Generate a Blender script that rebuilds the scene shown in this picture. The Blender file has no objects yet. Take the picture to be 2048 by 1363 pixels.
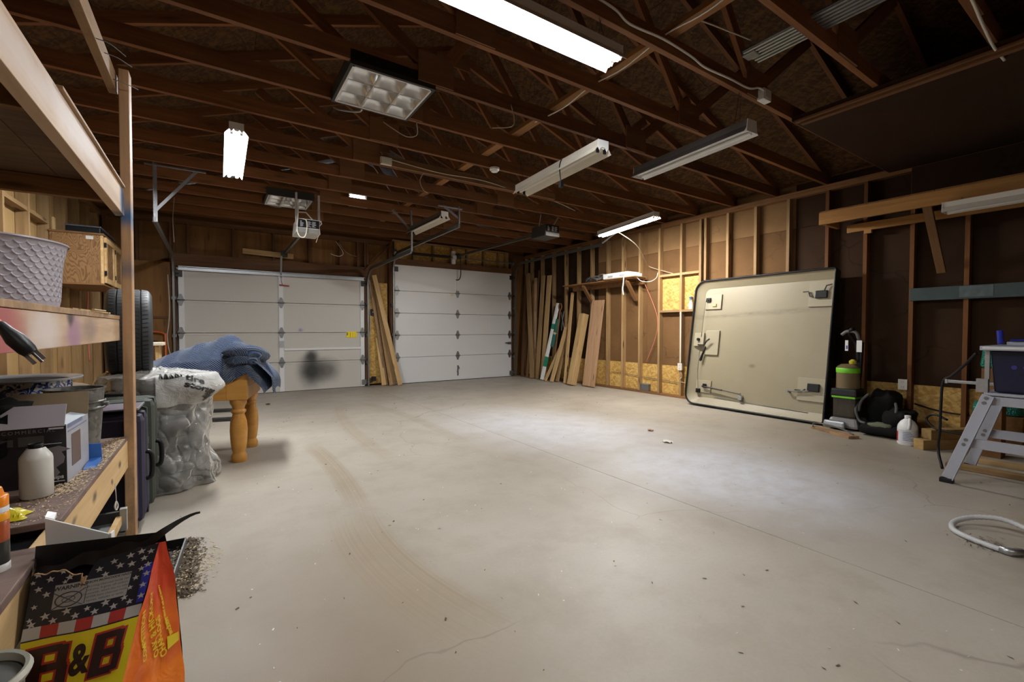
import bpy, bmesh, math, random
from mathutils import Vector, Matrix, noise as mnoise
random.seed(7)
S = bpy.context.scene
COL = S.collection
PI = math.pi
# ------------------------------------------------------------------ camera, world, exposure
cam = bpy.data.cameras.new('camera'); cam.sensor_width = 36.0; cam.lens = 898.4 / 2048 * 36.0
cam.clip_start = 0.02
camo = bpy.data.objects.new('camera', cam); COL.objects.link(camo)
camo.location = (0, 0, 1.12)
camo.rotation_euler = (PI / 2 - 0.02501, 0, -0.58583)
S.camera = camo
W = bpy.data.worlds.new('overcast_sky'); S.world = W; W.use_nodes = True
W.node_tree.nodes['Background'].inputs[0].default_value = (0.80, 0.88, 1.0, 1)
W.node_tree.nodes['Background'].inputs[1].default_value = 14.0
S.view_settings.view_transform = 'Standard'
S.view_settings.look = 'None'
S.view_settings.gamma = 1.0
S.view_settings.use_curve_mapping = False
S.view_settings.exposure = 0.55
LAMP = 150.0          # radiance of the lit tubes
LAMP_COL = (0.95, 0.98, 1.0)
S.cycles.max_bounces = 8
S.cycles.diffuse_bounces = 5
S.cycles.sample_clamp_indirect = 6.0

# ------------------------------------------------------------------ helpers
WM = {}
def wm(o): return WM.get(o.name, Matrix())
def reg(o, parent=None, M=None):
    M = M or Matrix()
    COL.objects.link(o)
    if parent is not None:
        o.parent = parent
        o.matrix_parent_inverse = wm(parent).inverted()
    o.matrix_basis = M
    WM[o.name] = M.copy()
    return o
def tag(o, label=None, cat=None, group=None, kind=None):
    if label: o['label'] = label
    if cat: o['category'] = cat
    if group: o['group'] = group
    if kind: o['kind'] = kind
    return o
def thing(name, label, cat, loc=(0, 0, 0), group=None, kind=None, rz=0.0):
    o = bpy.data.objects.new(name, None); o.empty_display_size = 0.05
    reg(o, None, Matrix.Translation(loc) @ Matrix.Rotation(rz, 4, 'Z'))
    return tag(o, label, cat, group, kind)
def V(*a): return Vector(a[0] if len(a) == 1 else a)
def frame(a, b, up=(0, 0, 1)):
    a = V(a); b = V(b); x = (b - a).normalized(); up = V(up)
    if abs(x.dot(up)) > 0.98: up = V(0, 1, 0)
    y = up.cross(x).normalized(); z = x.cross(y)
    m = Matrix((x, y, z)).transposed().to_4x4(); m.translation = (a + b) / 2
    return m, (b - a).length
class B:
    def __init__(s): s.bm = bmesh.new(); s.mi = 0; s.M = Matrix()
    def _v(s, p): return s.bm.verts.new(s.M @ V(p))
    def _f(s, vs):
        try: f = s.bm.faces.new(vs)
        except ValueError: return
        f.material_index = s.mi
    def m(s, i): s.mi = i; return s
    def hull8(s, ps):
        v = [s._v(p) for p in ps]
        for q in ((0, 3, 2, 1), (4, 5, 6, 7), (0, 1, 5, 4), (1, 2, 6, 5), (2, 3, 7, 6), (3, 0, 4, 7)): s._f([v[i] for i in q])
        return s
    def box(s, lo, hi):
        x0, y0, z0 = lo; x1, y1, z1 = hi
        return s.hull8([(x0, y0, z0), (x1, y0, z0), (x1, y1, z0), (x0, y1, z0), (x0, y0, z1), (x1, y0, z1), (x1, y1, z1), (x0, y1, z1)])
    def cbox(s, c, d, rot=None):
        old = s.M
        s.M = old @ Matrix.Translation(c) @ (rot.to_4x4() if rot is not None else Matrix())
        s.box((-d[0] / 2, -d[1] / 2, -d[2] / 2), (d[0] / 2, d[1] / 2, d[2] / 2)); s.M = old
        return s
    def bar(s, a, b, w, h, up=(0, 0, 1)):
        m, L = frame(a, b, up); old = s.M; s.M = old @ m
        s.box((-L / 2, -w / 2, -h / 2), (L / 2, w / 2, h / 2)); s.M = old
        return s
    def rings(s, rs, cap=True, closed=False):
        R = [[s._v(p) for p in r] for r in rs]; n = len(R[0])
        pairs = list(zip(R, R[1:])) + ([(R[-1], R[0])] if closed else [])
        for p, q in pairs:
            for i in range(n): s._f([p[i], p[(i + 1) % n], q[(i + 1) % n], q[i]])
        if cap and not closed: s._f(R[0][::-1]); s._f(R[-1])
        return s
    def cyl(s, a, b, r, r2=None, n=14, cap=True):
        r2 = r if r2 is None else r2
        m, L = frame(a, b)
        cs = [(math.cos(2 * PI * i / n), math.sin(2 * PI * i / n)) for i in range(n)]
        return s.rings([[m @ V(-L / 2, c * r, d * r) for c, d in cs], [m @ V(L / 2, c * r2, d * r2) for c, d in cs]], cap)
    def tube(s, pts, r, n=8, closed=False):
        pts = [V(p) for p in pts]; rs = []; k = len(pts); ref = None
        for i, p in enumerate(pts):
            if closed: t = pts[(i + 1) % k] - pts[i - 1]
            else: t = pts[min(i + 1, k - 1)] - pts[max(i - 1, 0)]
            t = t.normalized()
            if ref is None: ref = V(0, 0, 1) if abs(t.z) < 0.9 else V(1, 0, 0)
            y = ref.cross(t)
            if y.length < 1e-4: y = V(1, 0, 0).cross(t)
            y.normalize(); z = t.cross(y); ref = z
            ra = r[i] if isinstance(r, (list, tuple)) else r
            rs.append([p + (y * math.cos(2 * PI * j / n) + z * math.sin(2 * PI * j / n)) * ra for j in range(n)])
        return s.rings(rs, True, closed)
    def lathe(s, prof, n=24, c=(0, 0, 0), cap=False, sx=1.0, sy=1.0):
        return s.rings([[(c[0] + r * sx * math.cos(2 * PI * i / n), c[1] + r * sy * math.sin(2 * PI * i / n), c[2] + z) for i in range(n)] for r, z in prof], cap)
    def prism(s, poly, f0, f1):
        """poly: 2d points; f0/f1 map (a, b) to the two end faces"""
        return s.rings([[f0(*p) for p in poly], [f1(*p) for p in poly]])
    def quad(s, *ps): s._f([s._v(p) for p in ps]); return s
    def grid(s, fn, nu, nv, wrap=False):
        g = [[s._v(fn(i / nu, j / nv)) for j in range(nv + (0 if wrap else 1))] for i in range(nu + 1)]
        for i in range(nu):
            for j in range(nv):
                k = (j + 1) % len(g[0])
                s._f([g[i][j], g[i + 1][j], g[i + 1][k], g[i][k]])
        return s
    def mesh(s, name, smooth=False, bevel=0.0, recalc=True):
        if recalc: bmesh.ops.recalc_face_normals(s.bm, faces=s.bm.faces[:])
        if bevel:
            es = [e for e in s.bm.edges if len(e.link_faces) == 2 and e.calc_face_angle(0) > 0.6]
            bmesh.ops.bevel(s.bm, geom=es, offset=bevel, segments=2, affect='EDGES', profile=0.6)
        me = bpy.data.meshes.new(name); s.bm.to_mesh(me); s.bm.free()
        if smooth:
            for p in me.polygons: p.use_smooth = True
            if smooth != 'all': me.set_sharp_from_angle(angle=smooth if isinstance(smooth, float) else 0.7)
        return me
def obj(name, b, mats, parent=None, smooth=False, bevel=0.0, M=None, recalc=True):
    me = b.mesh(name, smooth, bevel, recalc)
    for m in (mats if isinstance(mats, (list, tuple)) else [mats]): me.materials.append(m)
    return reg(bpy.data.objects.new(name, me), parent, M)
_beams = {}
def beam(name, a, b, w, h, mat, parent=None, up=(0, 0, 1), bevel=0.002):
    """a timber along a-b, grain along its local x; alike timbers share mesh data"""
    m, L = frame(a, b, up)
    k = (round(L, 3), w, h, mat.name, bevel)
    if k not in _beams:
        bb = B().box((-L / 2, -w / 2, -h / 2), (L / 2, w / 2, h / 2))
        me = bb.mesh(name, False, bevel); me.materials.append(mat); _beams[k] = me
    return reg(bpy.data.objects.new(name, _beams[k]), parent, m)
def copytree(o, loc=None, rz=None):
    def cp(x, par):
        c = x.copy(); COL.objects.link(c)
        if par is not None: c.parent = par
        for k in [y for y in bpy.data.objects if y.parent == x]: cp(k, c)
        return c
    r = cp(o, None)
    if loc is not None: r.location = loc
    if rz is not None: r.rotation_euler = (0, 0, rz)
    return r
_dg = None
def text_mesh(body, size, align='CENTER', spacing=1.0, extrude=0.0, bold=0.0):
    cu = bpy.data.curves.new('t', 'FONT'); cu.body = body; cu.size = size; cu.align_x = align; cu.align_y = 'CENTER'
    cu.space_character = spacing; cu.extrude = extrude; cu.offset = bold; cu.resolution_u = 4
    o = bpy.data.objects.new('t', cu); COL.objects.link(o)
    me = bpy.data.meshes.new_from_object(o.evaluated_get(bpy.context.evaluated_depsgraph_get()))
    bpy.data.objects.remove(o); bpy.data.curves.remove(cu)
    return me
def text(name, body, size, mat, parent, M, fn=None, **k):
    me = text_mesh(body, size, **k); me.name = name
    if fn:
        for v in me.vertices: v.co = fn(v.co)
    me.materials.clear(); me.materials.append(mat)
    return reg(bpy.data.objects.new(name, me), parent, M)
def catmull(pts, n=6):
    pts = [V(p) for p in pts]; P = [pts[0] * 2 - pts[1]] + pts + [pts[-1] * 2 - pts[-2]]; out = []
    for i in range(1, len(P) - 2):
        for k in range(n):
            t = k / n; a, b, c, d = P[i - 1:i + 3]
            out.append(0.5 * ((2 * b) + (c - a) * t + (2 * a - 5 * b + 4 * c - d) * t * t + (3 * b - a - 3 * c + d) * t ** 3))
    return out + [pts[-1]]

# ------------------------------------------------------------------ materials
class NT:
    def __init__(s, name):
        s.mat = bpy.data.materials.new(name); s.mat.use_nodes = True
        s.t = s.mat.node_tree; s.p = s.t.nodes['Principled BSDF']
    def n(s, typ, _in=None, **kw):
        nd = s.t.nodes.new('ShaderNode' + typ)
        for k, v in kw.items(): setattr(nd, k, v)
        for k, v in (_in or {}).items():
            if hasattr(v, 'is_output') or isinstance(v, bpy.types.NodeSocket): s.t.links.new(v, nd.inputs[k])
            else: nd.inputs[k].default_value = v
        return nd
    def math(s, op, a, b=0.5, clamp=False): return s.n('Math', {0: a, 1: b}, operation=op, use_clamp=clamp).outputs[0]
    def mix(s, f, a, b, mode='MIX'):
        c4 = lambda c: c if isinstance(c, bpy.types.NodeSocket) else (*c[:3], 1)
        return s.n('Mix', {0: f, 6: c4(a), 7: c4(b)}, data_type='RGBA', blend_type=mode, clamp_factor=True).outputs[2]
    def ramp(s, f, stops):
        r = s.n('ValToRGB', {0: f}); e = r.color_ramp.elements
        while len(e) < len(stops): e.new(0.5)
        for el, (p, c) in zip(e, stops): el.position = p; el.color = (*c[:3], 1) if len(c) > 1 else (c[0],) * 3 + (1,)
        return r.outputs[0]
    def coord(s, scale=(1, 1, 1), rnd=True, kind='Object'):
        c = s.n('TexCoord').outputs[kind]
        if rnd:
            r = s.n('ObjectInfo').outputs['Random']
            off = s.n('CombineXYZ', {0: s.math('MULTIPLY', r, 37.0), 1: s.math('MULTIPLY', r, 91.0), 2: s.math('MULTIPLY', r, 53.0)}).outputs[0]
            c = s.n('VectorMath', {0: c, 1: off}, operation='ADD').outputs[0]
        return s.n('Mapping', {0: c, 3: scale}).outputs[0]
    def noise(s, vec, scale, detail=4, rough=0.55, dist=0.0):
        return s.n('TexNoise', {'Vector': vec, 'Scale': scale, 'Detail': detail, 'Roughness': rough, 'Distortion': dist}).outputs[0]
    def bump(s, h, st=0.3, d=0.01):
        s.t.links.new(s.n('Bump', {'Strength': st, 'Distance': d, 'Height': h}).outputs[0], s.p.inputs['Normal'])
    def set(s, color=None, rough=None, **k):
        for key, v in dict({'Base Color': color, 'Roughness': rough}, **k).items():
            if v is None: continue
            if isinstance(v, bpy.types.NodeSocket): s.t.links.new(v, s.p.inputs[key])
            else: s.p.inputs[key].default_value = (*v[:3], 1) if key in ('Base Color', 'Emission Color') else v
        return s.mat
def plain(name, c, rough=0.5, metal=0.0, var=0.18, nscale=9.0, bump=0.0, spec=0.5, **k):
    t = NT(name); v = t.coord()
    f = t.noise(v, nscale, 5, 0.6)
    col = t.mix(f, [x * (1 - var) for x in c], [min(1, x * (1 + var)) for x in c])
    if bump: t.bump(t.noise(v, nscale * 9, 3), bump, 0.004)
    return t.set(col, rough, Metallic=metal, **{'Specular IOR Level': spec}, **k)
def wood(name, c1, c2, knot=(0.10, 0.05, 0.02), rough=0.7, vary=0.3, grain=22.0, dirt=None, long=1.4):
    t = NT(name); v = t.coord((long, grain, grain))
    g = t.noise(v, 1.0, 6, 0.62, 0.6)
    col = t.ramp(g, [(0.32, c1), (0.66, c2)])
    big = t.noise(t.coord((0.8, 3, 3)), 1.0, 3)
    col = t.mix(t.math('MULTIPLY', big, 0.55), col, [x * 0.5 for x in c1])
    vo = t.n('TexVoronoi', {'Vector': t.coord((2.2, 11, 11)), 'Scale': 1.0}).outputs['Distance']
    kn = t.n('MapRange', {0: vo, 1: 0.10, 2: 0.22, 3: 1.0, 4: 0.0}).outputs[0]
    kn = t.math('MULTIPLY', kn, t.n('MapRange', {0: t.noise(t.coord((1, 4, 4)), 1.3, 1), 1: 0.5, 2: 0.62}).outputs[0])
    col = t.mix(kn, col, knot)
    if dirt:
        d = t.n('MapRange', {0: t.noise(t.coord((3, 5, 5)), 1.0, 5, 0.7), 1: 0.5, 2: 0.72}).outputs[0]
        col = t.mix(t.math('MULTIPLY', d, 0.75), col, dirt)
    r = t.n('ObjectInfo').outputs['Random']
    col = t.mix(1.0, col, t.ramp(r, [(0.0, (1 - vary,)), (1.0, (1.0,))]), 'MULTIPLY')
    t.bump(g, 0.18, 0.004)
    return t.set(col, rough, **{'Specular IOR Level': 0.3})
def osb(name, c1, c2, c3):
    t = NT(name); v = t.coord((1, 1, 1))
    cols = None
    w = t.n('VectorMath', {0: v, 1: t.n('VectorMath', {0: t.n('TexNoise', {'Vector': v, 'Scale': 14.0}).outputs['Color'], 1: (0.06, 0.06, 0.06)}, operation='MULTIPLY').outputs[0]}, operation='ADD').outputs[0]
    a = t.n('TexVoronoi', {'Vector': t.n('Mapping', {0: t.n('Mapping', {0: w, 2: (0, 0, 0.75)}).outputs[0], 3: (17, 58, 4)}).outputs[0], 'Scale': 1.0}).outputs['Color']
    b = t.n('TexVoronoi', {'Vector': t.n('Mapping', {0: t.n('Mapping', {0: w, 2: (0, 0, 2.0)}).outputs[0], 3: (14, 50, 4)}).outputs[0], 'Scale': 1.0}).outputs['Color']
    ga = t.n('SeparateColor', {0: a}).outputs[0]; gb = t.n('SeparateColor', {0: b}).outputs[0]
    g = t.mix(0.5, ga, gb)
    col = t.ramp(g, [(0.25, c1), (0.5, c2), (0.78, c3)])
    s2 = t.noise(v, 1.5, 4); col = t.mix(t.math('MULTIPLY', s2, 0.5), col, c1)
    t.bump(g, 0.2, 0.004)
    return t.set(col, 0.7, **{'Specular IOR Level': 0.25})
M = {}
M['truss'] = wood('truss_timber', (0.19, 0.070, 0.023), (0.33, 0.135, 0.046), vary=0.42)
M['stud'] = wood('stud_timber', (0.34, 0.20, 0.085), (0.54, 0.35, 0.165), vary=0.35)
M['studdark'] = wood('old_stud_timber', (0.20, 0.092, 0.032), (0.34, 0.17, 0.065), vary=0.3)
M['lumber'] = wood('new_lumber', (0.58, 0.36, 0.145), (0.80, 0.55, 0.27), vary=0.25)
M['rack'] = wood('rack_timber', (0.38, 0.22, 0.11), (0.56, 0.37, 0.21), vary=0.15, dirt=(0.10, 0.065, 0.045))
M['benchtop'] = wood('worn_bench_top', (0.17, 0.105, 0.085), (0.30, 0.20, 0.16), vary=0.15, grain=12, dirt=(0.09, 0.06, 0.05))
M['header'] = wood('header_timber', (0.14, 0.060, 0.024), (0.23, 0.11, 0.045), vary=0.3)
M['pine'] = wood('varnished_pine', (0.52, 0.235, 0.045), (0.66, 0.33, 0.08), rough=0.32, vary=0.1, grain=16)
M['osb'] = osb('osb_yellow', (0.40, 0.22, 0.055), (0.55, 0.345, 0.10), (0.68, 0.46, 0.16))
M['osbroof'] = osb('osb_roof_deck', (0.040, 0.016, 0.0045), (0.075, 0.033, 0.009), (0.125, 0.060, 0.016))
M['plyback'] = wood('plywood_brown', (0.19, 0.085, 0.024), (0.32, 0.155, 0.046), grain=9, vary=0.2, long=0.7)
M['plyleft'] = wood('plywood_yellow', (0.40, 0.24, 0.09), (0.56, 0.36, 0.15), grain=7, vary=0.3, long=0.7)
M['studshade'] = wood('shaded_stud_timber', (0.16, 0.058, 0.012), (0.29, 0.115, 0.026))  # stud timber again, with the near wall's shade put into its colour
M['gusset'] = wood('gusset_plywood', (.20, .085, .032), (.30, .14, .055), grain=9, long=.7)
M['brace'] = wood('brace_timber', (.34, .15, .05), (.46, .23, .085))
M['fiberup'] = None
M['cab'] = None
def fiberboard(nm, ca, cb):
    t = NT(nm); v = t.coord()
    n1 = t.noise(v, 1.2, 5, 0.6); n2 = t.noise(v, 30, 3)
    col = t.ramp(n1, [(0.3, ca), (0.7, cb)])
    wv = t.n('TexVoronoi', {'Vector': t.n('VectorMath', {0: v, 1: t.n('VectorMath', {0: t.n('TexNoise', {'Vector': v, 'Scale': 3.0, 'Detail': 4.0}).outputs['Color'], 1: (0.5, 0.5, 0.5)}, operation='MULTIPLY').outputs[0]}, operation='ADD').outputs[0], 'Scale': 1.7}, feature='DISTANCE_TO_EDGE').outputs['Distance']
    st = t.n('MapRange', {0: wv, 1: 0.0, 2: 0.03, 3: 0.55, 4: 0.0}).outputs[0]
    st = t.math('MULTIPLY', st, t.n('MapRange', {0: t.noise(v, 0.9, 2), 1: 0.5, 2: 0.62}).outputs[0])
    col = t.mix(st, col, [x * .3 for x in ca])
    t.bump(n2, 0.1, 0.003)
    return t.set(col, 0.85, **{'Specular IOR Level': 0.2})
M['fiber'] = fiberboard('brown_fiberboard', (0.105, 0.053, 0.020), (0.175, 0.092, 0.036))
M['fiberup'] = fiberboard('lamplit_fiberboard', (.17, .092, .038), (.26, .15, .066))  # lit copy of the fiberboard, lamp light put into the colour
M['fiberdark'] = fiberboard('dark_shaded_fiberboard', (0.022, 0.010, 0.004), (0.040, 0.018, 0.007))  # shaded copy of the fiberboard, gloom put into the colour
def cab_ply():
    t = NT('oak_veneer_plywood'); v = t.coord((7, 1, 1.7), True)
    d = t.noise(v, 1.3, 2, 0.45, 0.8)
    w = t.math('SINE', t.math('MULTIPLY', d, 120.0), 0)
    col = t.mix(t.n('MapRange', {0: w, 1: -0.2, 2: 1.0}).outputs[0], (0.255, 0.135, 0.050), (0.14, 0.065, 0.021))
    return t.set(col, 0.55)
M['cab'] = cab_ply()
def concrete():
    t = NT('concrete_floor'); p = t.n('TexCoord').outputs['Object']
    n1 = t.noise(p, 0.55, 6, 0.6); n2 = t.noise(p, 3.0, 6, 0.65); n3 = t.noise(p, 60, 3, 0.7)
    col = t.ramp(n1, [(0.33, (0.36, 0.315, 0.255)), (0.66, (0.47, 0.425, 0.36))])
    col = t.mix(t.n('MapRange', {0: n2, 1: 0.48, 2: 0.78, 3: 0.0, 4: 0.45}).outputs[0], col, (0.275, 0.225, 0.165))
    col = t.mix(t.math('MULTIPLY', n3, 0.24), col, (0.17, 0.15, 0.125))
    dist = t.n('VectorMath', {0: p, 1: t.n('VectorMath', {0: t.n('TexNoise', {'Vector': p, 'Scale': 1.6, 'Detail': 4.0}).outputs['Color'], 1: (0.5, 0.5, 0)}, operation='MULTIPLY').outputs[0]}, operation='ADD').outputs[0]
    def blob(c, rz, r, src=dist, soft=0.35):
        q = t.n('Mapping', {0: src, 1: (c[0] + 0.25, c[1] + 0.25, 0), 2: (0, 0, rz), 3: (r[0], r[1], 1)}, vector_type='TEXTURE').outputs[0]
        q = t.n('VectorMath', {0: q, 1: (1, 1, 0)}, operation='MULTIPLY').outputs[0]
        L = t.n('VectorMath', {0: q}, operation='LENGTH').outputs['Value']
        return t.n('MapRange', {0: L, 1: 1.0, 2: soft, 3: 0.0, 4: 1.0}, interpolation_type='SMOOTHSTEP').outputs[0]
    # pale bluish field on the right half of the slab
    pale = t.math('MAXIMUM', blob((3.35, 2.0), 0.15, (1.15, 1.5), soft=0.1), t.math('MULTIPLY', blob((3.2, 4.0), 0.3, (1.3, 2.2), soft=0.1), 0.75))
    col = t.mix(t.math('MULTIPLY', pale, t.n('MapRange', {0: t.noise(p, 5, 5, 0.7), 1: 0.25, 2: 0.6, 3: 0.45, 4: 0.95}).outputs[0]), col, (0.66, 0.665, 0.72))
    # brown dust areas; near left and right ones also paint in light falloff
    for c, rz, r, a in (((3.3, 0.15), 0.0, (0.8, 0.4), 0.55), ((4.9, 1.6), 0.0, (0.7, 1.1), 0.5), ((4.6, 5.0), 0.6, (0.9, 0.45), 0.35), ((0.2, 1.4), 0, (1.2, 2.2), 0.9), ((3.6, .0), 0, (1.5, .8), .5), ((5.6, 2.2), 0, (.9, 1.6), .4), ((0.0, 3.8), 0, (0.6, 1.2), 0.25)):
        col = t.mix(t.math('MULTIPLY', blob(c, rz, r, soft=0.0), a), col, (0.21, 0.155, 0.10))
    # tyre and broom streaks in the dust: curved fine lines
    def streak(center, rad, width, freq, mask, amt, col):
        q = t.n('VectorMath', {0: p, 1: (center[0], center[1], 0)}, operation='SUBTRACT').outputs[0]
        q = t.n('VectorMath', {0: q, 1: (1, 1, 0)}, operation='MULTIPLY').outputs[0]
        L = t.n('VectorMath', {0: q}, operation='LENGTH').outputs['Value']
        band = t.n('MapRange', {0: t.math('ABSOLUTE', t.math('SUBTRACT', L, rad), 0), 1: width, 2: width * 0.5, 3: 0.0, 4: 1.0}, interpolation_type='SMOOTHSTEP').outputs[0]
        ln = t.noise(t.n('CombineXYZ', {0: t.math('MULTIPLY', L, freq), 1: 0.0, 2: 0.0}).outputs[0], 1.0, 3, 0.7)
        ln = t.n('MapRange', {0: ln, 1: 0.40, 2: 0.60, 3: 0.35, 4: 1.0}).outputs[0]
        f = t.math('MULTIPLY', t.math('MULTIPLY', band, ln), t.math('MULTIPLY', mask, amt))
        return t.mix(f, col, (0.27, 0.205, 0.13))
    col = streak((3.45, 2.35), 2.80, 0.20, 62, blob((0.75, 2.05), 0.0, (0.8, 0.9), src=p_off(t, p), soft=0.35), 0.85, col)
    col = streak((-9.0, 3.9), 9.80, 0.10, 80, blob((0.83, 3.75), 0.0, (0.4, 1.1), src=p_off(t, p), soft=0.5), 0.8, col)
    col = streak((12.0, 4.5), 10.75, 0.10, 40, blob((1.25, 5.5), 0.0, (0.5, 2.3), src=p_off(t, p), soft=0.4), 0.45, col)
    col = streak((-7.0, 5.0), 9.1, 0.10, 40, blob((2.1, 5.6), 0.0, (0.5, 2.3), src=p_off(t, p), soft=0.4), 0.40, col)
    # hairline cracks
    ck = t.n('TexVoronoi', {'Vector': dist, 'Scale': 0.42}, feature='DISTANCE_TO_EDGE').outputs['Distance']
    ck = t.n('MapRange', {0: ck, 1: 0.0, 2: 0.0022, 3: 0.5, 4: 0.0}).outputs[0]
    col = t.mix(t.math('MULTIPLY', ck, t.n('MapRange', {0: t.noise(p, 0.8, 2), 1: 0.5, 2: 0.56}).outputs[0]), col, (0.14, 0.11, 0.085))
    # specks
    sp = t.n('TexVoronoi', {'Vector': p, 'Scale': 7.0, 'Randomness': 1.0}).outputs['Distance']
    col = t.mix(t.n('MapRange', {0: sp, 1: 0.02, 2: 0.04, 3: 0.8, 4: 0.0}).outputs[0], col, (0.62, 0.60, 0.56))
    t.bump(t.math('ADD', t.math('MULTIPLY', n3, 0.35), n2), 0.10, 0.01)
    rg = t.n('MapRange', {0: n2, 3: 0.42, 4: 0.62}).outputs[0]
    return t.set(col, rg, **{'Specular IOR Level': 0.45})
def p_off(t, p): return t.n('VectorMath', {0: p, 1: (0.25, 0.25, 0)}, operation='ADD').outputs[0]
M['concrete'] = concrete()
M['joint'] = plain('joint_dirt', (0.07, 0.055, 0.04), 0.9)
def doorpaint(name, c, marks):
    t = NT(name); v = t.coord(rnd=False)
    n = t.noise(v, 2.0, 5, 0.6)
    col = t.mix(n, [x * 0.92 for x in c], c)
    sc = t.noise(t.n('Mapping', {0: v, 3: (3, 3, 12)}).outputs[0], 3.0, 6, 0.75)
    col = t.mix(t.n('MapRange', {0: sc, 1: 0.62, 2: 0.78, 3: 0, 4: 0.35}).outputs[0], col, (0.22, 0.21, 0.20))
    for (x, z, rx, rz, c2, a) in marks:
        w = t.n('VectorMath', {0: v, 1: t.n('VectorMath', {0: t.n('TexNoise', {'Vector': v, 'Scale': 7.0}).outputs['Color'], 1: (0.07, 0, 0.07)}, operation='MULTIPLY').outputs[0]}, operation='ADD').outputs[0]
        q = t.n('Mapping', {0: w, 1: (x + 0.035, 0, z + 0.035), 3: (rx, 1, rz)}, vector_type='TEXTURE').outputs[0]
        q = t.n('VectorMath', {0: q, 1: (1, 0, 1)}, operation='MULTIPLY').outputs[0]
        L = t.n('VectorMath', {0: q}, operation='LENGTH').outputs['Value']
        col = t.mix(t.n('MapRange', {0: L, 1: 1.0, 2: 0.15, 3: 0.0, 4: a}, interpolation_type='SMOOTHSTEP').outputs[0], col, c2)
    return t.set(col, 0.42)
M['door1'] = doorpaint('off_white_door_paint', (0.56, 0.535, 0.49), [
    (1.50, 0.36, 0.33, 0.42, (0.02, 0.02, 0.02), 0.97), (1.50, 0.62, 0.17, 0.20, (0.02, 0.02, 0.02), 0.92), (1.76, 0.36, 0.36, 0.32, (0.03, 0.03, 0.03), 0.75),
    (1.32, 1.12, 0.06, 0.045, (0.10, 0.08, 0.35), 0.6)])
M['door2'] = doorpaint('cool_white_door_paint', (0.72, 0.72, 0.72), [])
M['white'] = plain('white_enamel', (0.78, 0.78, 0.77), 0.4, var=0.05)
M['stile'] = plain('pale_steel_stile', (0.70, 0.70, 0.70), 0.38, var=0.06)
M['galv'] = plain('galvanised_steel', (0.42, 0.43, 0.44), 0.38, 0.85, var=0.2, nscale=25)
M['steel'] = plain('dull_steel', (0.22, 0.22, 0.22), 0.45, 0.8, var=0.2, nscale=20)
M['dksteel'] = plain('dark_steel', (0.045, 0.043, 0.04), 0.5, 0.6, var=0.3)
M['chrome'] = plain('bright_steel', (0.75, 0.75, 0.76), 0.2, 1.0, var=0.05)
M['black'] = plain('black_plastic', (0.008, 0.008, 0.009), 0.45, var=0.3, spec=0.25)
M['blackfab'] = plain('black_fabric', (0.006, 0.0055, 0.0055), 0.9, var=0.4, bump=0.4, spec=0.15)
M['rubber'] = plain('tyre_rubber', (0.022, 0.023, 0.025), 0.6, var=0.25, nscale=30)
M['lampwhite'] = plain('lamp_white_paint', (0.72, 0.71, 0.69), 0.35, var=0.05)
M['lampcream'] = plain('lamp_cream_paint', (0.62, 0.57, 0.48), 0.4, var=0.08)
M['lampdark'] = plain('lamp_dark_back', (0.10, 0.09, 0.085), 0.5, var=0.2)
M['tubeoff'] = plain('unlit_tube_glass', (0.78, 0.78, 0.76), 0.15, var=0.03)
def emit(name, c, s):
    t = NT(name); return t.set((0.9, 0.9, 0.9), 0.4, **{'Emission Color': c, 'Emission Strength': s})
M['tubeon'] = emit('lit_tube', LAMP_COL, LAMP)
M['tubefar'] = emit('lit_tube_new', LAMP_COL, LAMP * 2.0)
M['tubewall'] = emit('lit_tube_wall', (1.0, .97, .92), LAMP * 2.2)
M['tuberear'] = emit('lit_tube_rear', (1.0, .95, .88), LAMP * .45)
def alu():
    t = NT('troffer_aluminium'); return t.set((0.66, 0.66, 0.66), 0.28, Metallic=0.9)
M['alu'] = alu()
M['cable'] = plain('white_cable', (0.70, 0.66, 0.58), 0.5, var=0.1)
M['cabletan'] = plain('dusty_cable', (0.42, 0.34, 0.24), 0.6, var=0.15)
M['cableorange'] = plain('orange_cord', (0.55, 0.10, 0.02), 0.5, var=0.15)
M['cablered'] = plain('salmon_cord', (0.60, 0.17, 0.11), 0.5, var=0.12)
# ================================================================== SETTING
XL, XLS, XR, XRS = -1.40, -1.49, 6.34, 6.43      # stud faces and sheathing faces, left and right
YB, YBS, YF = 9.06, 9.15, -3.2                   # rear studs / sheathing, wall behind the camera
ZP = 2.915
def struct(name, b, mats, label, cat, **k):
    return tag(obj(name, b, mats, None, **k), label, cat, None, 'structure')
# ---- floor
fl = struct('floor', B().box((-1.7, YF - .2, -.2), (6.7, 9.4, -.012)), M['joint'], 'dusty grey concrete garage floor with tyre marks and one long saw joint', 'floor')
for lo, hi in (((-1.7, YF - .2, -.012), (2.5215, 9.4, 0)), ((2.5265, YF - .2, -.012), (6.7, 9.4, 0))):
    obj('slab', B().box(lo, hi), M['concrete'], fl)
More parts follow.
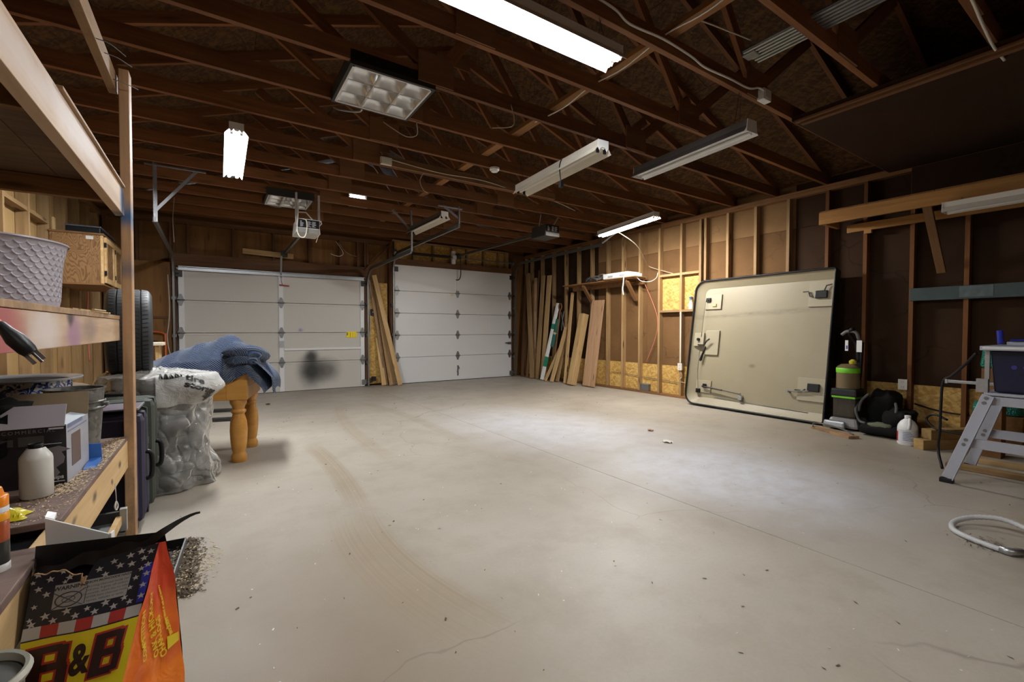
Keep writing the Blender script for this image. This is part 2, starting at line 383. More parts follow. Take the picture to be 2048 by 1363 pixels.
# ---- right wall
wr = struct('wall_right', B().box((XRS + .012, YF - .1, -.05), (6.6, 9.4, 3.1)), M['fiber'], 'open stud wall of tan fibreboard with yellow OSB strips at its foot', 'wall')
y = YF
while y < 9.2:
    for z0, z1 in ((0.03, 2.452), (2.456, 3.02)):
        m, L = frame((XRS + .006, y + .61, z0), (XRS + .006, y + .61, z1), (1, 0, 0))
        obj('panel', B().box((-L / 2, -.608, -.006), (L / 2, .608, .006)), (M['fiberup'] if z0 > 1 else M['fiber']) if 2.9 < y + .61 < 6.9 else M['fiberdark'], wr, M=m)  # lit, plain and shaded board colours follow the lamp's reach
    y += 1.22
sty = [1.254, 1.685, 2.11, 2.505, 2.96, 3.39, 3.80, 4.16, 4.245, 4.59, 5.02, 5.446, 5.846, 6.24, 6.68, 7.08, 7.485, 7.91, 8.33, 8.74, 8.98]
sty = [1.254 - .42 * i for i in range(10, 0, -1)] + sty
for i, yy in enumerate(sty):
    if abs(yy - 5.02) < .01:      # this stud is notched for the shelf blocks
        pass
    beam('stud', (XR + .044, yy, .04), (XR + .044, yy, 2.84), .038, .088, M['stud'] if yy > 2.7 else M['studshade'], wr, up=(1, 0, 0))
for k in range(3):
    y0, y1 = (YF, 0.9, 4.98)[k], (.898, 4.978, 9.0)[k]
    beam('bottom_plate', (XR + .044, y0, .019), (XR + .044, y1, .019), .088, .038, M['studdark'], wr)
    beam('top_plate', (XR + .044, y0, 2.859), (XR + .044, y1, 2.859), .088, .037, M['studdark'], wr)
    beam('top_plate', (XR + .044, y0, 2.896), (XR + .044, y1, 2.896), .088, .037, M['studdark'], wr)
for a, b in zip(sty, sty[1:]):
    w = b - a - .04
    if w < .1: continue
    if b > -.5:
        m, L = frame((XRS - .005, (a + b) / 2, .04), (XRS - .005, (a + b) / 2, .518 if a > 1.5 or a < 1.2 else .515), (1, 0, 0))
        obj('osb_strip', B().box((-L / 2, -w / 2, -.005), (L / 2, w / 2, .005)), M['osb'], wr, M=m)
    if 4.2 < a < 5.0:
        for z in (1.43, 2.03):
            beam('blocking', (XR + .044, a + .02, z), (XR + .044, b - .02, z), .088, .038, M['stud'], wr)
        m, L = frame((XRS - .006, (a + b) / 2, 1.45), (XRS - .006, (a + b) / 2, 2.01), (1, 0, 0))
        obj('osb_strip', B().box((-L / 2, -w / 2, -.006), (L / 2, w / 2, .006)), M['osb'], wr, M=m)
for k in range(3):      # added dark board, painting in the shade above the loft
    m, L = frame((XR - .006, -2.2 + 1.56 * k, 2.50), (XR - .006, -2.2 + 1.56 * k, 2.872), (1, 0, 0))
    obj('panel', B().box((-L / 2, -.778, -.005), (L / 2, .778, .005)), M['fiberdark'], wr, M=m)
# ---- left wall
wl = struct('wall_left', B().box((-1.66, YF - .1, -.05), (XLS - .012, 9.4, 3.1)), M['plyleft'], 'open stud wall of yellow plywood behind the storage rack', 'wall')
y = YF
while y < 9.2:
    m, L = frame((XLS - .006, y + .61, .03), (XLS - .006, y + .61, 3.02), (1, 0, 0))
    obj('panel', B().box((-L / 2, -.608, -.006), (L / 2, .608, .006)), M['plyleft'], wl, M=m)
    y += 1.22
for i in range(-14, 6):
    yy = 5.92 + .607 * i
    if YF < yy < 9.1:
        beam('stud', (XL - .044, yy, .04), (XL - .044, yy, 2.84), .038, .088, M['stud'], wl, up=(1, 0, 0))
beam('bottom_plate', (XL - .044, YF, .019), (XL - .044, 9.1, .019), .088, .038, M['stud'], wl)
for z in (2.859, 2.896): beam('top_plate', (XL - .044, YF, z), (XL - .044, 9.1, z), .088, .037, M['studdark'], wl)
for a, b in ((5.333, 5.90), (5.94, 6.508)):
    beam('blocking', (XL - .046, a, 2.225), (XL - .046, b, 2.225), .084, .038, M['stud'], wl)
beam('scrap_cleat', (XL + .012, 6.62, 1.62), (XL + .012, 6.62, 2.30), .06, .02, M['lumber'], wl, up=(1, 0, 0))
# ---- rear wall with the two doors
D1, D2 = (-.485, 2.49), (3.085, 5.955)      # door openings
H1, H2 = 2.145, 2.45
RG = 2.425                                   # ridge x
def roofz(x): return 2.99 + .36 * (3.915 - abs(x - RG))      # underside of the rafters
wb = struct('wall_rear', B().box((-1.6, YBS + .014, -.05), (D1[0] - .02, 9.4, 3.1)).box((D1[1] + .02, YBS + .014, -.05), (D2[0] - .02, 9.4, 3.1)).box((D2[1] + .02, YBS + .014, -.05), (6.6, 9.4, 3.1))
            .box((D1[0] - .02, YBS + .014, H1), (D1[1] + .02, 9.4, 3.1)).box((D2[0] - .02, YBS + .014, H2 + .02), (D2[1] + .02, 9.4, 3.1)),
            M['plyback'], 'brown plywood stud wall framing two overhead doors', 'wall')
for x0, x1, z0, z1 in ((-1.49, -.51, .03, 2.9), (-.505, .71, H1 + .04, 2.9), (.715, 1.93, H1 + .04, 2.9), (1.935, 2.50, H1 + .04, 2.9), (2.505, 3.06, .03, 2.9), (3.065, 4.28, H2 + .12, 2.98), (4.285, 5.50, H2 + .12, 2.98), (5.505, 5.97, H2 + .12, 2.98), (5.975, 6.42, .03, 2.9)):
    m, L = frame(((x0 + x1) / 2, YBS + .006, z0), ((x0 + x1) / 2, YBS + .006, z1), (0, 1, 0))
    obj('panel', B().box((-L / 2, -(x1 - x0) / 2, -.006), (L / 2, (x1 - x0) / 2, .006)), M['plyback'] if x0 < 3.06 or x0 > 5.9 else M['osb'], wb, M=m)
for x in (-1.36, -.98, D1[0] - .075, D1[0] - .03, D1[1] + .03, D1[1] + .075, D2[0] - .075, D2[0] - .035, D2[1] + .035, D2[1] + .075):
    beam('stud', (x, YBS - .05, .04), (x, YBS - .05, 2.84), .038, .086, M['header'], wb, up=(0, 1, 0))
for x in (-.33, .30, .91, 1.50, 2.05, 2.38):
    beam('cripple_stud', (x, YBS - .05, 2.36), (x, YBS - .05, 2.84), .038, .086, M['header'], wb, up=(0, 1, 0))
beam('header_beam', (D1[0] - .05, YBS - .075, 2.255), (D1[1] + .05, YBS - .075, 2.255), .088, .20, M['header'], wb)
beam('header_beam', (D2[0] - .02, YBS - .10, 2.515), (D2[1] + .02, YBS - .10, 2.515), .09, .135, M['header'], wb)
for x in (3.13, 3.53, 3.98, 4.43, 4.80, 5.24, 5.64, 5.84):
    beam('cripple_stud', (x, YBS - .05, 2.585), (x, YBS - .05, 2.96), .038, .086, M['stud'], wb, up=(0, 1, 0))
beam('blocking', (D2[0] - .02, YBS - .05, 2.955), (D2[1] - .1, YBS - .05, 2.955), .088, .03, M['stud'], wb)
for a, b in ((-1.45, 3.06), (5.98, 6.42)):
    for z in (2.859, 2.896): beam('top_plate', (a, YBS - .05, z), (b, YBS - .05, z), .088, .037, M['header'], wb)
beam('brace_strip', (2.50, YBS - .115, 2.30), (3.02, YBS - .115, 2.86), .018, .07, M['header'], wb, up=(0, 1, 0))
m, L = frame((2.76, YBS - .106, .04), (2.76, YBS - .106, 2.06), (0, 1, 0))
obj('osb_strip', B().box((-L / 2, -.19, -.006), (L / 2, .19, .006)), M['osb'], wb, M=m)
# gable above, with the louvred vent opening
vx0, vx1, vz0, vz1 = 2.25, 2.57, 3.56, 3.90
gb = B()
def gz(x): return roofz(x) + .09
for x0, x1, lo, hi in ((-1.6, vx0, lambda x: 3.0, gz), (vx1, 6.45, lambda x: 3.0, gz), (vx0, vx1, lambda x: 3.0, lambda x: vz0), (vx0, RG, lambda x: vz1, gz), (RG, vx1, lambda x: vz1, gz)):
    pts = [(x0, lo(x0)), (x1, lo(x1)), (x1, max(hi(x1), lo(x1) + .01)), (x0, max(hi(x0), lo(x0) + .01))]
    gb.prism(pts, lambda a, c: (a, YBS, c), lambda a, c: (a, YBS + .2, c))
struct('wall_gable', gb, M['plyback'], 'plywood gable above the overhead doors', 'wall')
vent = thing('gable_vent', 'small louvred gable vent glowing with daylight high on the rear wall', 'vent', (2.41, YBS, vz0))
obj('vent_frame', B().box((vx0 - .02, YBS - .01, vz0 - .02), (vx0, YBS + .05, vz1 + .02)).box((vx1, YBS - .01, vz0 - .02), (vx1 + .02, YBS + .05, vz1 + .02))
    .box((vx0, YBS - .01, vz0 - .02), (vx1, YBS + .05, vz0)).box((vx0, YBS - .01, vz1), (vx1, YBS + .05, vz1 + .02)), M['white'], vent)
for k in range(8):
    z = vz0 + .02 + .042 * k
    obj('slat', B().hull8([(vx0, YBS + .01, z + .014), (vx1, YBS + .01, z + .014), (vx1, YBS + .05, z), (vx0, YBS + .05, z), (vx0, YBS + .01, z + .018), (vx1, YBS + .01, z + .018), (vx1, YBS + .05, z + .004), (vx0, YBS + .05, z + .004)]), M['white'], vent)
# ---- wall behind the camera
wf = struct('wall_front', B().box((-1.66, YF - .2, -.05), (6.6, YF - .02, 4.6)), M['plyback'], 'plywood wall closing the garage behind the viewer', 'wall')
# ---- roof: deck panels on trusses
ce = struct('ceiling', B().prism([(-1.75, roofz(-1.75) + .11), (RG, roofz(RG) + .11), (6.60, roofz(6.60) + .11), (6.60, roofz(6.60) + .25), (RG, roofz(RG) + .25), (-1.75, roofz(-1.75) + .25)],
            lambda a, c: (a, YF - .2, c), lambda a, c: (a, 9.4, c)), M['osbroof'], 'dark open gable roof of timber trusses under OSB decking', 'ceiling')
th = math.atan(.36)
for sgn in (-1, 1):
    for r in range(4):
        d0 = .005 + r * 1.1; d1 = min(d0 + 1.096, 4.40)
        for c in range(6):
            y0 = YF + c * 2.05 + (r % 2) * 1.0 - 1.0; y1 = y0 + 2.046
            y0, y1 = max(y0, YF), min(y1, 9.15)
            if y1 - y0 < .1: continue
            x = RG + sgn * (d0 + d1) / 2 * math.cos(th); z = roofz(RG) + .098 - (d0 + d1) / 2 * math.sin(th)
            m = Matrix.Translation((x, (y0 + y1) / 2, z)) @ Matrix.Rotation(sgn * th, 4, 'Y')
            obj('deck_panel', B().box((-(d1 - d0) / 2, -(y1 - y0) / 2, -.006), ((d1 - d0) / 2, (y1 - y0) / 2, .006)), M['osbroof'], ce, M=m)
TY = [1.32 + .603 * k for k in range(-7, 13)]
J1, J2 = 1.39, 3.55
cut = M['truss']
gus = B()
for y in TY:
    t = thing('roof_truss', None, None, (RG, y, ZP))
    t.parent = ce
    zc = ZP + .0575
    # bottom chord in two lengths joined under the gusset
    beam('bottom_chord', (XLS, y, zc), (J1 + .02, y, zc), .038, .115, cut, t)
    beam('bottom_chord', (J1 + .02, y, zc), (XRS, y, zc), .038, .115, cut, t)
    for sg in (-1, 1):
        xe = RG + sg * 4.05
        zz = lambda x: roofz(x) + .046
        beam('top_chord', (xe, y, zz(xe)), (RG + sg * .003, y, zz(RG)), .038, .089, cut, t)
        xj = J1 if sg < 0 else J2
        xm = RG + sg * 2.0
        beam('web', (xj + sg * .03, y, ZP + .105), (xm, y, roofz(xm) - .01), .036, .089, cut, t)
        beam('web', (xj - sg * .03, y, ZP + .105), (RG + sg * .03, y, roofz(RG) - .02), .036, .089, cut, t)
        for dy in (-.0255,):
            m, L = frame((xj - .14, y + dy, ZP + .112), (xj + .14, y + dy, ZP + .112))
            k = ('gusset',)
            if k not in _beams:
                me = B().box((-.14, -.006, -.108), (.14, .006, .108)).mesh('gusset'); me.materials.append(M['gusset']); _beams[k] = me
            reg(bpy.data.objects.new('gusset', _beams[k]), t, m)
    m, L = frame((RG - .2, y - .0255, roofz(RG) - .07), (RG + .2, y - .0255, roofz(RG) - .07))
    k = ('ridge',)
    if k not in _beams:
        me = B().prism([(-.22, -.08), (.22, -.08), (.22, .03), (0, .11), (-.22, .03)], lambda a, c: (a, -.006, c), lambda a, c: (a, .006, c)).mesh('gusset'); me.materials.append(M['gusset']); _beams[k] = me
    reg(bpy.data.objects.new('gusset', _beams[k]), t, m)
# long brace on top of the bottom chords, and stray strips
beam('ceiling_brace', (2.50, -.6, ZP + .115 + .019), (2.50, 8.7, ZP + .115 + .019), .089, .038, M['brace'], ce)
# dark sheets closing the near eave side of the ceiling, their stacked edges showing as pale lines
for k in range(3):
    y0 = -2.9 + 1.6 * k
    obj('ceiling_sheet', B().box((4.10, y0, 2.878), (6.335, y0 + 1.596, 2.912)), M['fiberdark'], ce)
for (dx, dz), lb in zip(((0, 0), (.07, .0), (.03, .0185)), ('thin dark trim strip along the edge of the dark ceiling sheets, nearest the ridge', 'thin dark trim strip under the dark ceiling sheets, nearest the eave', 'thin dark trim strip lapped below the other two under the ceiling sheets')):
    tag(beam('trim_strip', (4.115 + dx, .0 + dx, 2.8685 - dz), (4.115 + dx, 1.87 - dx, 2.8685 - dz), .045, .018, M['header']), lb, 'trim strip', 'trim strips at the ceiling sheets')
# sistered pale board and end block on the fifth truss
beam('sister_board', (1.52, 4.89, ZP + .05), (3.95, 4.89, ZP + .05), .036, .10, M['studdark'], ce)

# ================================================================== OVERHEAD DOORS
def hinge_me(w=.045, h=.19):
    b = B()
    b.prism([(-w, .012), (-w * .35, h / 2), (w * .35, h / 2), (w, .012)], lambda a, c: (a, -.006, c), lambda a, c: (a, -.001, c))
    b.prism([(-w, -.012), (-w * .35, -h / 2), (w * .35, -h / 2), (w, -.012)], lambda a, c: (a, -.006, c), lambda a, c: (a, -.001, c))
    b.cyl((-w * 1.25, -.012, 0), (w * 1.25, -.012, 0), .011, n=8)
    me = b.mesh('hinge'); me.materials.append(M['steel']); return me
HM = hinge_me()
def overhead(name, x0, x1, seams, mat, label, stiles):
    d = thing(name, label, 'garage door', ((x0 + x1) / 2, 9.0, 0), None, 'structure')
    for z0, z1 in zip(seams, seams[1:]):
        # section with a small horizontal rib pressed near each edge
        b = B().box((x0, 9.0, z0 + .003), (x1, 9.045, z1 - .003))
        p = obj('panel', b, mat, d, bevel=.003)
        if stiles:
            for xs, w in stiles:
                obj('stile', B().box((xs - w / 2, 8.985, z0 + .006), (xs + w / 2, 8.9995, z1 - .006)), M['stile'], p, bevel=.002)
            obj('rail', B().box((x0 + .05, 8.992, z0 + .004), (x1 - .05, 8.9995, z0 + .028)).box((x0 + .05, 8.992, z1 - .040), (x1 - .05, 8.9995, z1 - .004)), M['door1'], p, bevel=.002)
    obj('daylight_stop', B().box((x0 - .08, 9.168, -.02), (x1 + .08, 9.18, seams[-1] + .1)), M['white'], d)  # unseen sheet added behind the door to block daylight through the gaps
    return d
s1 = [.004, .533, 1.067, 1.60, 2.134]
d1 = overhead('door_1', D1[0] + .02, D1[1] - .02, s1, M['door1'], 'tan-white four-section overhead door with black spray-paint stain and yellow sticker', [(-.43, .075), (1.008, .075), (2.435, .075)])
s2 = [.004, .549, 1.007, 1.465, 1.923, 2.455]
d2 = overhead('door_2', D2[0] + .01, D2[1] - .005, s2, M['door2'], 'cool white flush five-section overhead door beside the leaning lumber', None)
for d, xs, ss in ((d1, (-.44, 1.008, 2.435), s1), (d2, (3.14, 4.52, 5.90), s2)):
    for x in xs:
        for z in ss[1:-1]:
            reg(bpy.data.objects.new('hinge', HM), d, Matrix.Translation((x, 8.985 if d is d1 else 8.999, z)))
for d, x, sg, zs, hh in ((d1, -.455, -1, s1, 2.02), (d1, 2.46, 1, s1, 2.02), (d2, 3.115, -1, s2, 2.36), (d2, 5.935, 1, s2, 2.36)):
    for z in (.09, hh):
        obj('roller_bracket', B().box((x - .045, 8.968, z - .05), (x + .045, 8.984, z + .05)).cyl((x, 8.955, z), (x + sg * .07, 8.955, z), .007, n=8).cyl((x + sg * .05, 8.955, z), (x + sg * .075, 8.955, z), .022, n=10), M['steel'] if z < 1 else M['dksteel'], d)
    for z in zs[1:-1]:
        obj('roller', B().cyl((x, 8.955, z), (x + sg * .07, 8.955, z), .007, n=8).cyl((x + sg * .05, 8.955, z), (x + sg * .075, 8.955, z), .022, n=10), M['dksteel'], d)
obj('strut', B().prism([(8.93, 2.075), (8.984, 2.075), (8.984, 2.14), (8.93, 2.14), (8.93, 2.13), (8.975, 2.128), (8.975, 2.088), (8.93, 2.085)], lambda a, c: (D1[0] + .02, a, c), lambda a, c: (D1[1] - .02, a, c)), M['galv'], d1)
obj('strut', B().box((1.05, 8.972, .745), (2.42, 8.9995, .785)), M['stile'], d1, bevel=.003)
obj('lock_plate', B().box((.965, 8.97, .80), (1.05, 8.984, .92)).cyl((1.0, 8.95, .86), (1.0, 8.972, .86), .02, n=10), M['galv'], d1)
obj('reinforcing_plate', B().box((.975, 8.97, 1.93), (1.04, 8.984, 2.12)), M['galv'], d1)
obj('red_pull_handle', B().cyl((.98, 8.95, 1.915), (1.14, 8.95, 1.905), .010, n=8).tube([(1.008, 8.96, 2.1), (1.01, 8.955, 2.0), (1.03, 8.95, 1.92)], .005), plain('red_plastic', (.35, .03, .02), .5), d1)
st = obj('yellow_sticker', B().box((2.13, 8.986, .97), (2.32, 8.9915, 1.085)), plain('yellow_sticker', (.85, .66, .0), .5, var=.05), d1)
obj('print', B().box((2.135, 8.9845, 1.012), (2.16, 8.9862, 1.07)).box((2.195, 8.9845, .975), (2.205, 8.9862, 1.07)).box((2.245, 8.9845, .975), (2.25, 8.9862, 1.07)).box((2.29, 8.9845, .975), (2.294, 8.9862, 1.07)), plain('sticker_ink', (.25, .2, .02), .6), st)
obj('bottom_seal', B().box((D1[0] + .02, 9.0, 0), (D1[1] - .02, 9.05, .012)), M['black'], d1)
obj('bottom_seal', B().box((D2[0] + .01, 9.0, 0), (D2[1] - .005, 9.05, .012)), M['black'], d2)
obj('yellow_sticker', B().box((4.36, 8.996, 1.865), (4.42, 8.9995, 1.905)), plain('faded_yellow_sticker', (.65, .6, .2), .5), d2)
obj('centre_hook', B().tube([(4.52, 8.985, .32), (4.55, 8.985, .27), (4.50, 8.985, .2), (4.53, 8.985, .15)], .012).box((4.505, 8.988, .10), (4.535, 8.9995, .33)), M['steel'], d2)
obj('lock_bolt', B().box((5.84, 8.965, .78), (5.95, 8.985, .83)).cyl((5.76, 8.955, .81), (5.90, 8.955, .81), .012, n=8), M['steel'], d2)
obj('opener_bracket', B().box((4.50, 8.985, 1.98), (4.54, 8.9995, 2.44)), M['stile'], d2)
# tracks
def trackprof(dx=.028, dz=.05):
    return [(-dx, -dz / 2), (dx, -dz / 2), (dx, dz / 2), (-dx, dz / 2)]
def track(name, x, h, yend, label, rad=.32, zend=None, z0=.02):
    t = thing(name, label, 'door track', (x, 8.93, 0))
    pts = [(x, 8.945, z0), (x, 8.945, h - rad)] + [(x, 8.945 - rad + rad * math.cos(a), h - rad + rad * math.sin(a)) for a in [PI / 2 * k / 8 for k in range(1, 9)]] + [(x, yend, h + .02)]
    rs = []
    for i, p in enumerate(pts):
        tg = (V(pts[min(i + 1, len(pts) - 1)]) - V(pts[max(i - 1, 0)])).normalized()
        nn = tg.cross(V(1, 0, 0)).normalized()
        rs.append([V(p) + V(1, 0, 0) * a + nn * c for a, c in ((-.014, -.028), (.014, -.028), (.014, .028), (-.014, .028))])
    obj('rail', B().rings(rs), M['track'], t)
    sg = -1 if x > 5 or abs(x - 2.5) < .3 else 1
    for z in (.45, 1.0, 1.6):
        obj('jamb_bracket', B().box((x - .03, 8.95, z), (x + .03, 9.058, z + .05)), M['steel'], t)
    return t
M['track'] = plain('track_steel', (.20, .20, .19), .42, .8, var=.25, nscale=14)
def hanger(t, x, y, z, top=ZP, brace=None):
    b = B()
    b.box((x - .004, y - .017, z), (x + .004, y + .017, top + .03)).box((x - .004, y + .013, z), (x + .03, y + .017, top + .03))
    obj('hanger', b, M['galv'], t)
    n = int((top - z) / .035)
    h = B()
    for k in range(n): h.box((x - .0046, y - .008, z + .01 + .035 * k), (x + .0046, y + .002, z + .028 + .035 * k))
    obj('slots', h, M['black'], t)
    if brace:
        obj('hanger', B().bar((x, y, z + .10 if brace[2] > z + .2 else z), brace, .03, .005, up=(0, 1, 0)), M['galv'], t)
t = track('door_track', -.525, 2.30, 6.25, 'steel track curving back from the left jamb of the tan-white door')
hanger(t, -.525, 6.25, 2.30, brace=(-.14, 6.25, ZP - .01))
obj('angle_iron', B().box((-.60, 6.235, ZP - .012), (-.05, 6.265, ZP)), M['galv'], t)
t = track('door_track', 2.53, 2.30, 6.6, 'dark steel track curving back between the two overhead doors')
hanger(t, 2.53, 6.6, 2.32, top=2.75)
hanger(t, 2.53, 6.62, 2.55, top=ZP, brace=(2.25, 6.62, ZP))
t = track('door_track', 3.045, 2.64, 6.0, 'grey steel track running from the left jamb of the white flush door')
hanger(t, 3.045, 6.02, 2.67, brace=(2.80, 6.02, ZP))
obj('angle_iron', B().box((2.72, 6.0, ZP - .014), (3.10, 6.035, ZP)), M['galv'], t)
t = track('door_track', 6.02, 2.68, 6.05, 'grey steel track running along the stud wall from the white flush door', rad=.28)
hanger(t, 6.02, 6.07, 2.71, top=ZP, brace=(6.10, 5.75, ZP - .02))
tr = thing('torsion_shaft', 'dark torsion spring and steel shaft on the lintel over the white flush door', 'spring', (4.5, 8.93, 2.70))
obj('shaft', B().cyl((3.06, 8.94, 2.70), (5.96, 8.94, 2.70), .013, n=10), M['steel'], tr)
sp = [(3.42 + .9 * k / 360, 8.94 + .026 * math.cos(k * .9), 2.70 + .026 * math.sin(k * .9)) for k in range(361)]
obj('coil_spring', B().tube(sp, .006, n=5), M['dksteel'], tr)
obj('centre_bracket', B().box((4.36, 8.93, 2.56), (4.44, 8.998, 2.84)).box((4.36, 8.88, 2.66), (4.44, 8.93, 2.74)), M['stile'], tr)
for x in (3.08, 5.94): obj('cable_drum', B().cyl((x - .03, 8.94, 2.70), (x + .03, 8.94, 2.70), .055, n=16), M['steel'], tr)

# ---- openers
def opener(label, x, y, z, zr, xw, pale):
    t = thing('door_opener', label, 'door opener', (x, y, z))
    w, d, h = .30, .38, .19
    body = plain('opener_housing', (.60, .58, .54) if pale else (.05, .05, .05), .45)
    obj('housing', B().hull8([(x - w / 2, y, z), (x + w / 2, y, z), (x + w / 2, y + d, z), (x - w / 2, y + d, z), (x - w / 2 + .02, y, z + h), (x + w / 2 - .02, y, z + h), (x + w / 2 - .02, y + d, z + h), (x - w / 2 + .02, y + d, z + h)]), body, t, bevel=.015)
    fp = obj('control_panel', B().box((x - w / 2 + .02, y - .008, z + .07), (x + w / 2 - .02, y + .004, z + h - .015)), M['black'], t, bevel=.003)
    pr = plain('pale_print', (.38, .38, .38), .6)
    b = B()
    rr = random.Random(3)
    for cx in (-.075, .01, .07):
        for k in range(7):
            zz = z + .083 + .011 * k
            b.box((x + cx - .028, y - .0095, zz), (x + cx - .028 + rr.uniform(.02, .055), y - .0075, zz + .006))
    obj('instruction_print', b, pr, fp)
    obj('lens', B().box((x - w / 2 + .015, y - .004, z + .004), (x + w / 2 - .015, y + .02, z + .062)), plain('opener_lens', (.22, .21, .19), .35), t, bevel=.004)
    obj('rail', B().bar((x, y + d - .02, z + .10), (x, 8.90, zr), .03, .045), M['track'], t)
    obj('header_bracket', B().box((x - .05, 8.87, zr - .06), (x + .05, 8.95, zr + .05)), M['dksteel'], t)
    return t
beam('header_cleat', (.43, YBS - .128, 2.475), (1.22, YBS - .128, 2.445), .018, .09, M['lumber'], wb)
t = opener('pale garage door opener hung on taped straps before the tan-white door', 1.06, 6.45, 2.39, 2.47, 1.01, True)
for x in (.925, 1.20):
    obj('strap', B().box((x - .012, 6.50, 2.5), (x + .012, 6.53, 2.92)).cyl((x, 6.515, 2.52), (x, 6.515, 2.76), .017, n=8), plain('taped_strap', (.42, .40, .37), .6, var=.3, nscale=30), t)
obj('cord', B().tube(catmull([(.94, 6.44, 2.78), (.93, 6.43, 2.6), (.92, 6.43, 2.42), (.95, 6.42, 2.33), (1.01, 6.42, 2.34), (1.035, 6.42, 2.45), (1.03, 6.43, 2.55), (1.0, 6.44, 2.57)], 5), .007, n=6), M['cable'], t)
obj('twine', B().tube(catmull([(1.2, 6.50, 2.55), (1.16, 6.49, 2.53), (1.19, 6.48, 2.58), (1.23, 6.49, 2.55), (1.2, 6.50, 2.52), (1.17, 6.49, 2.56), (1.23, 6.50, 2.58)], 4), .006, n=5), M['cable'], t)
obj('pull_cord', B().tube(catmull([(1.19, 6.45, 2.47), (1.19, 6.45, 2.40), (1.17, 6.45, 2.34), (1.15, 6.45, 2.28)], 4), .004, n=5), M['cabletan'], t)
obj('antenna_wire', B().tube(catmull([(.95, 6.48, 2.66), (1.02, 6.50, 2.67), (1.05, 6.5, 2.66), (1.12, 6.48, 2.57)], 4), .009, n=5), M['cable'], t)
obj('arm', B().bar((1.008, 8.86, 2.42), (1.008, 8.955, 2.05), .03, .008), M['steel'], t)
t = opener('dark garage door opener hanging near the stud wall for the white flush door', 4.50, 5.62, 2.60, 2.74, 4.52, False)
for x in (4.37, 4.63): obj('strap', B().bar((x, 5.8, 2.78), (x - .1 if x < 4.5 else x - .02, 5.62, ZP), .025, .005, up=(1, 0, 0)), M['galv'], t)
obj('amber_lamp', B().cbox((4.40, 5.63, 2.74), (.05, .02, .03)), plain('amber_lens', (.5, .2, .06), .4), t)
obj('arm', B().tube(catmull([(4.52, 8.85, 2.68), (4.53, 8.86, 2.50), (4.53, 8.87, 2.30), (4.51, 8.92, 2.22), (4.47, 8.97, 2.22)], 5), .012, n=8), M['dksteel'], t)
# ================================================================== LAMPS
def shop_light(label, a, b, lit=0, housing='lampwhite', tubes=2, w=.085, hang=True, back=None, chain=ZP, sockets=True, drop=.05):
    """a, b: ends of the fixture's axis at the rim height"""
    m, L = frame(a, b); c = (V(a) + V(b)) / 2
    t = thing('shop_light', label, 'lamp', c, 'fluorescent shop lights hung under the trusses')
    t.rotation_mode = 'XYZ'
    x0, x1 = -L / 2, L / 2
    d = drop
    prof = [(-w, 0), (-.05, d), (-.05, d + .045), (.05, d + .045), (.05, d), (w, 0), (w - .003, 0), (.045, d - .006), (.022, d - .006), (.012, d - .022), (-.012, d - .022), (-.022, d - .006), (-.045, d - .006), (-w + .003, 0)]
    bb = B(); bb.M = m
    # outer skin and inner reflector as an open-ended extruded sheet
    bb.prism(prof, lambda p, q: (x0, p, q), lambda p, q: (x1, p, q))
    obj('reflector', bb, M[housing], t)
    if back:
        bb = B(); bb.M = m
        for s in (-1, 1): bb.hull8([(x0, s * (w + .0008), 0.0), (x1, s * (w + .0008), 0), (x1, s * .0512, d), (x0, s * .0512, d), (x0, s * (w + .0018), 0.0), (x1, s * (w + .0018), 0), (x1, s * .0522, d), (x0, s * .0522, d)])
        bb.box((x0, -.052, d), (x1, .052, d + .0465))
        obj('dark_back', bb, M[back], t)
    for s in (-1, 1):
        bb = B(); bb.M = m
        xe = s * L / 2
        bb.prism([(-.052, d + .046), (.052, d + .046), (w * .75, .004), (-w * .75, .004)] if not sockets else [(-.052, d + .046), (.052, d + .046), (.052, d - .01), (.035, d - .035), (.02, d - .01), (-.02, d - .01), (-.035, d - .035), (-.052, d - .01)], lambda p, q: (xe, p, q), lambda p, q: (xe + s * .006, p, q))
        obj('end_cap', bb, M['lampwhite'], t, bevel=.001)
        if sockets:
            for yy in (-.034, .034):
                bb = B(); bb.M = m
                bb.box((xe - s * .02 - .006, yy - .011, d - .045), (xe - s * .02 + .006, yy + .011, d - .005))
                obj('socket', bb, M['black'] if not lit and tubes == 0 else M['lampwhite'], t)
    for yy in ((-.034, .034) if tubes == 2 else (0.034,) if tubes == 1 else ()):
        bb = B(); bb.M = m
        bb.cyl((x0 + .025, yy, d - .034), (x1 - .025, yy, d - .034), .0135, n=12)
        obj('tube', bb, M[lit] if lit else M['tubeoff'], t, smooth=True)
    if hang:
        for xx in (x0 + .12, x1 - .12):
            p = m @ V(xx, 0, d + .045)
            for s in (-1, 1):
                q = m @ V(xx, s * .03, d + .045)
                obj('hanging_wire', B().cyl(q, (p.x + s * .01, min(TY, key=lambda w: abs(w - p.y)) if chain == ZP else p.y, chain + .01), .0018, n=5), M['dksteel'], t)
    return t
shop_light('big lit white shop light nearest the viewer, blazing over the open floor', (.80, 1.915, 2.68), (2.005, 1.91, 2.68), lit='tubeon')
shop_light('lit shop light hung end-on above the pine table and blue blanket', (.185, 5.48, 2.675), (.175, 4.29, 2.695), lit='tubefar')
shop_light('lit shop light along the stud wall above the wooden wall shelf', (5.05, 5.12, 2.575), (4.90, 3.93, 2.60), lit='tubewall', drop=.034)
t = shop_light('unlit cream shop light without tubes and with a dangling plug', (2.565, 3.72, 2.46), (2.48, 2.49, 2.46), housing='lampcream', tubes=0)
obj('plug_cord', B().tube(catmull([(2.46, 2.95, 2.56), (2.445, 2.96, 2.50), (2.46, 2.97, 2.42), (2.47, 2.97, 2.37)], 5), .005, n=6).box((2.455, 2.955, 2.325), (2.485, 2.985, 2.375)), M['black'], t)
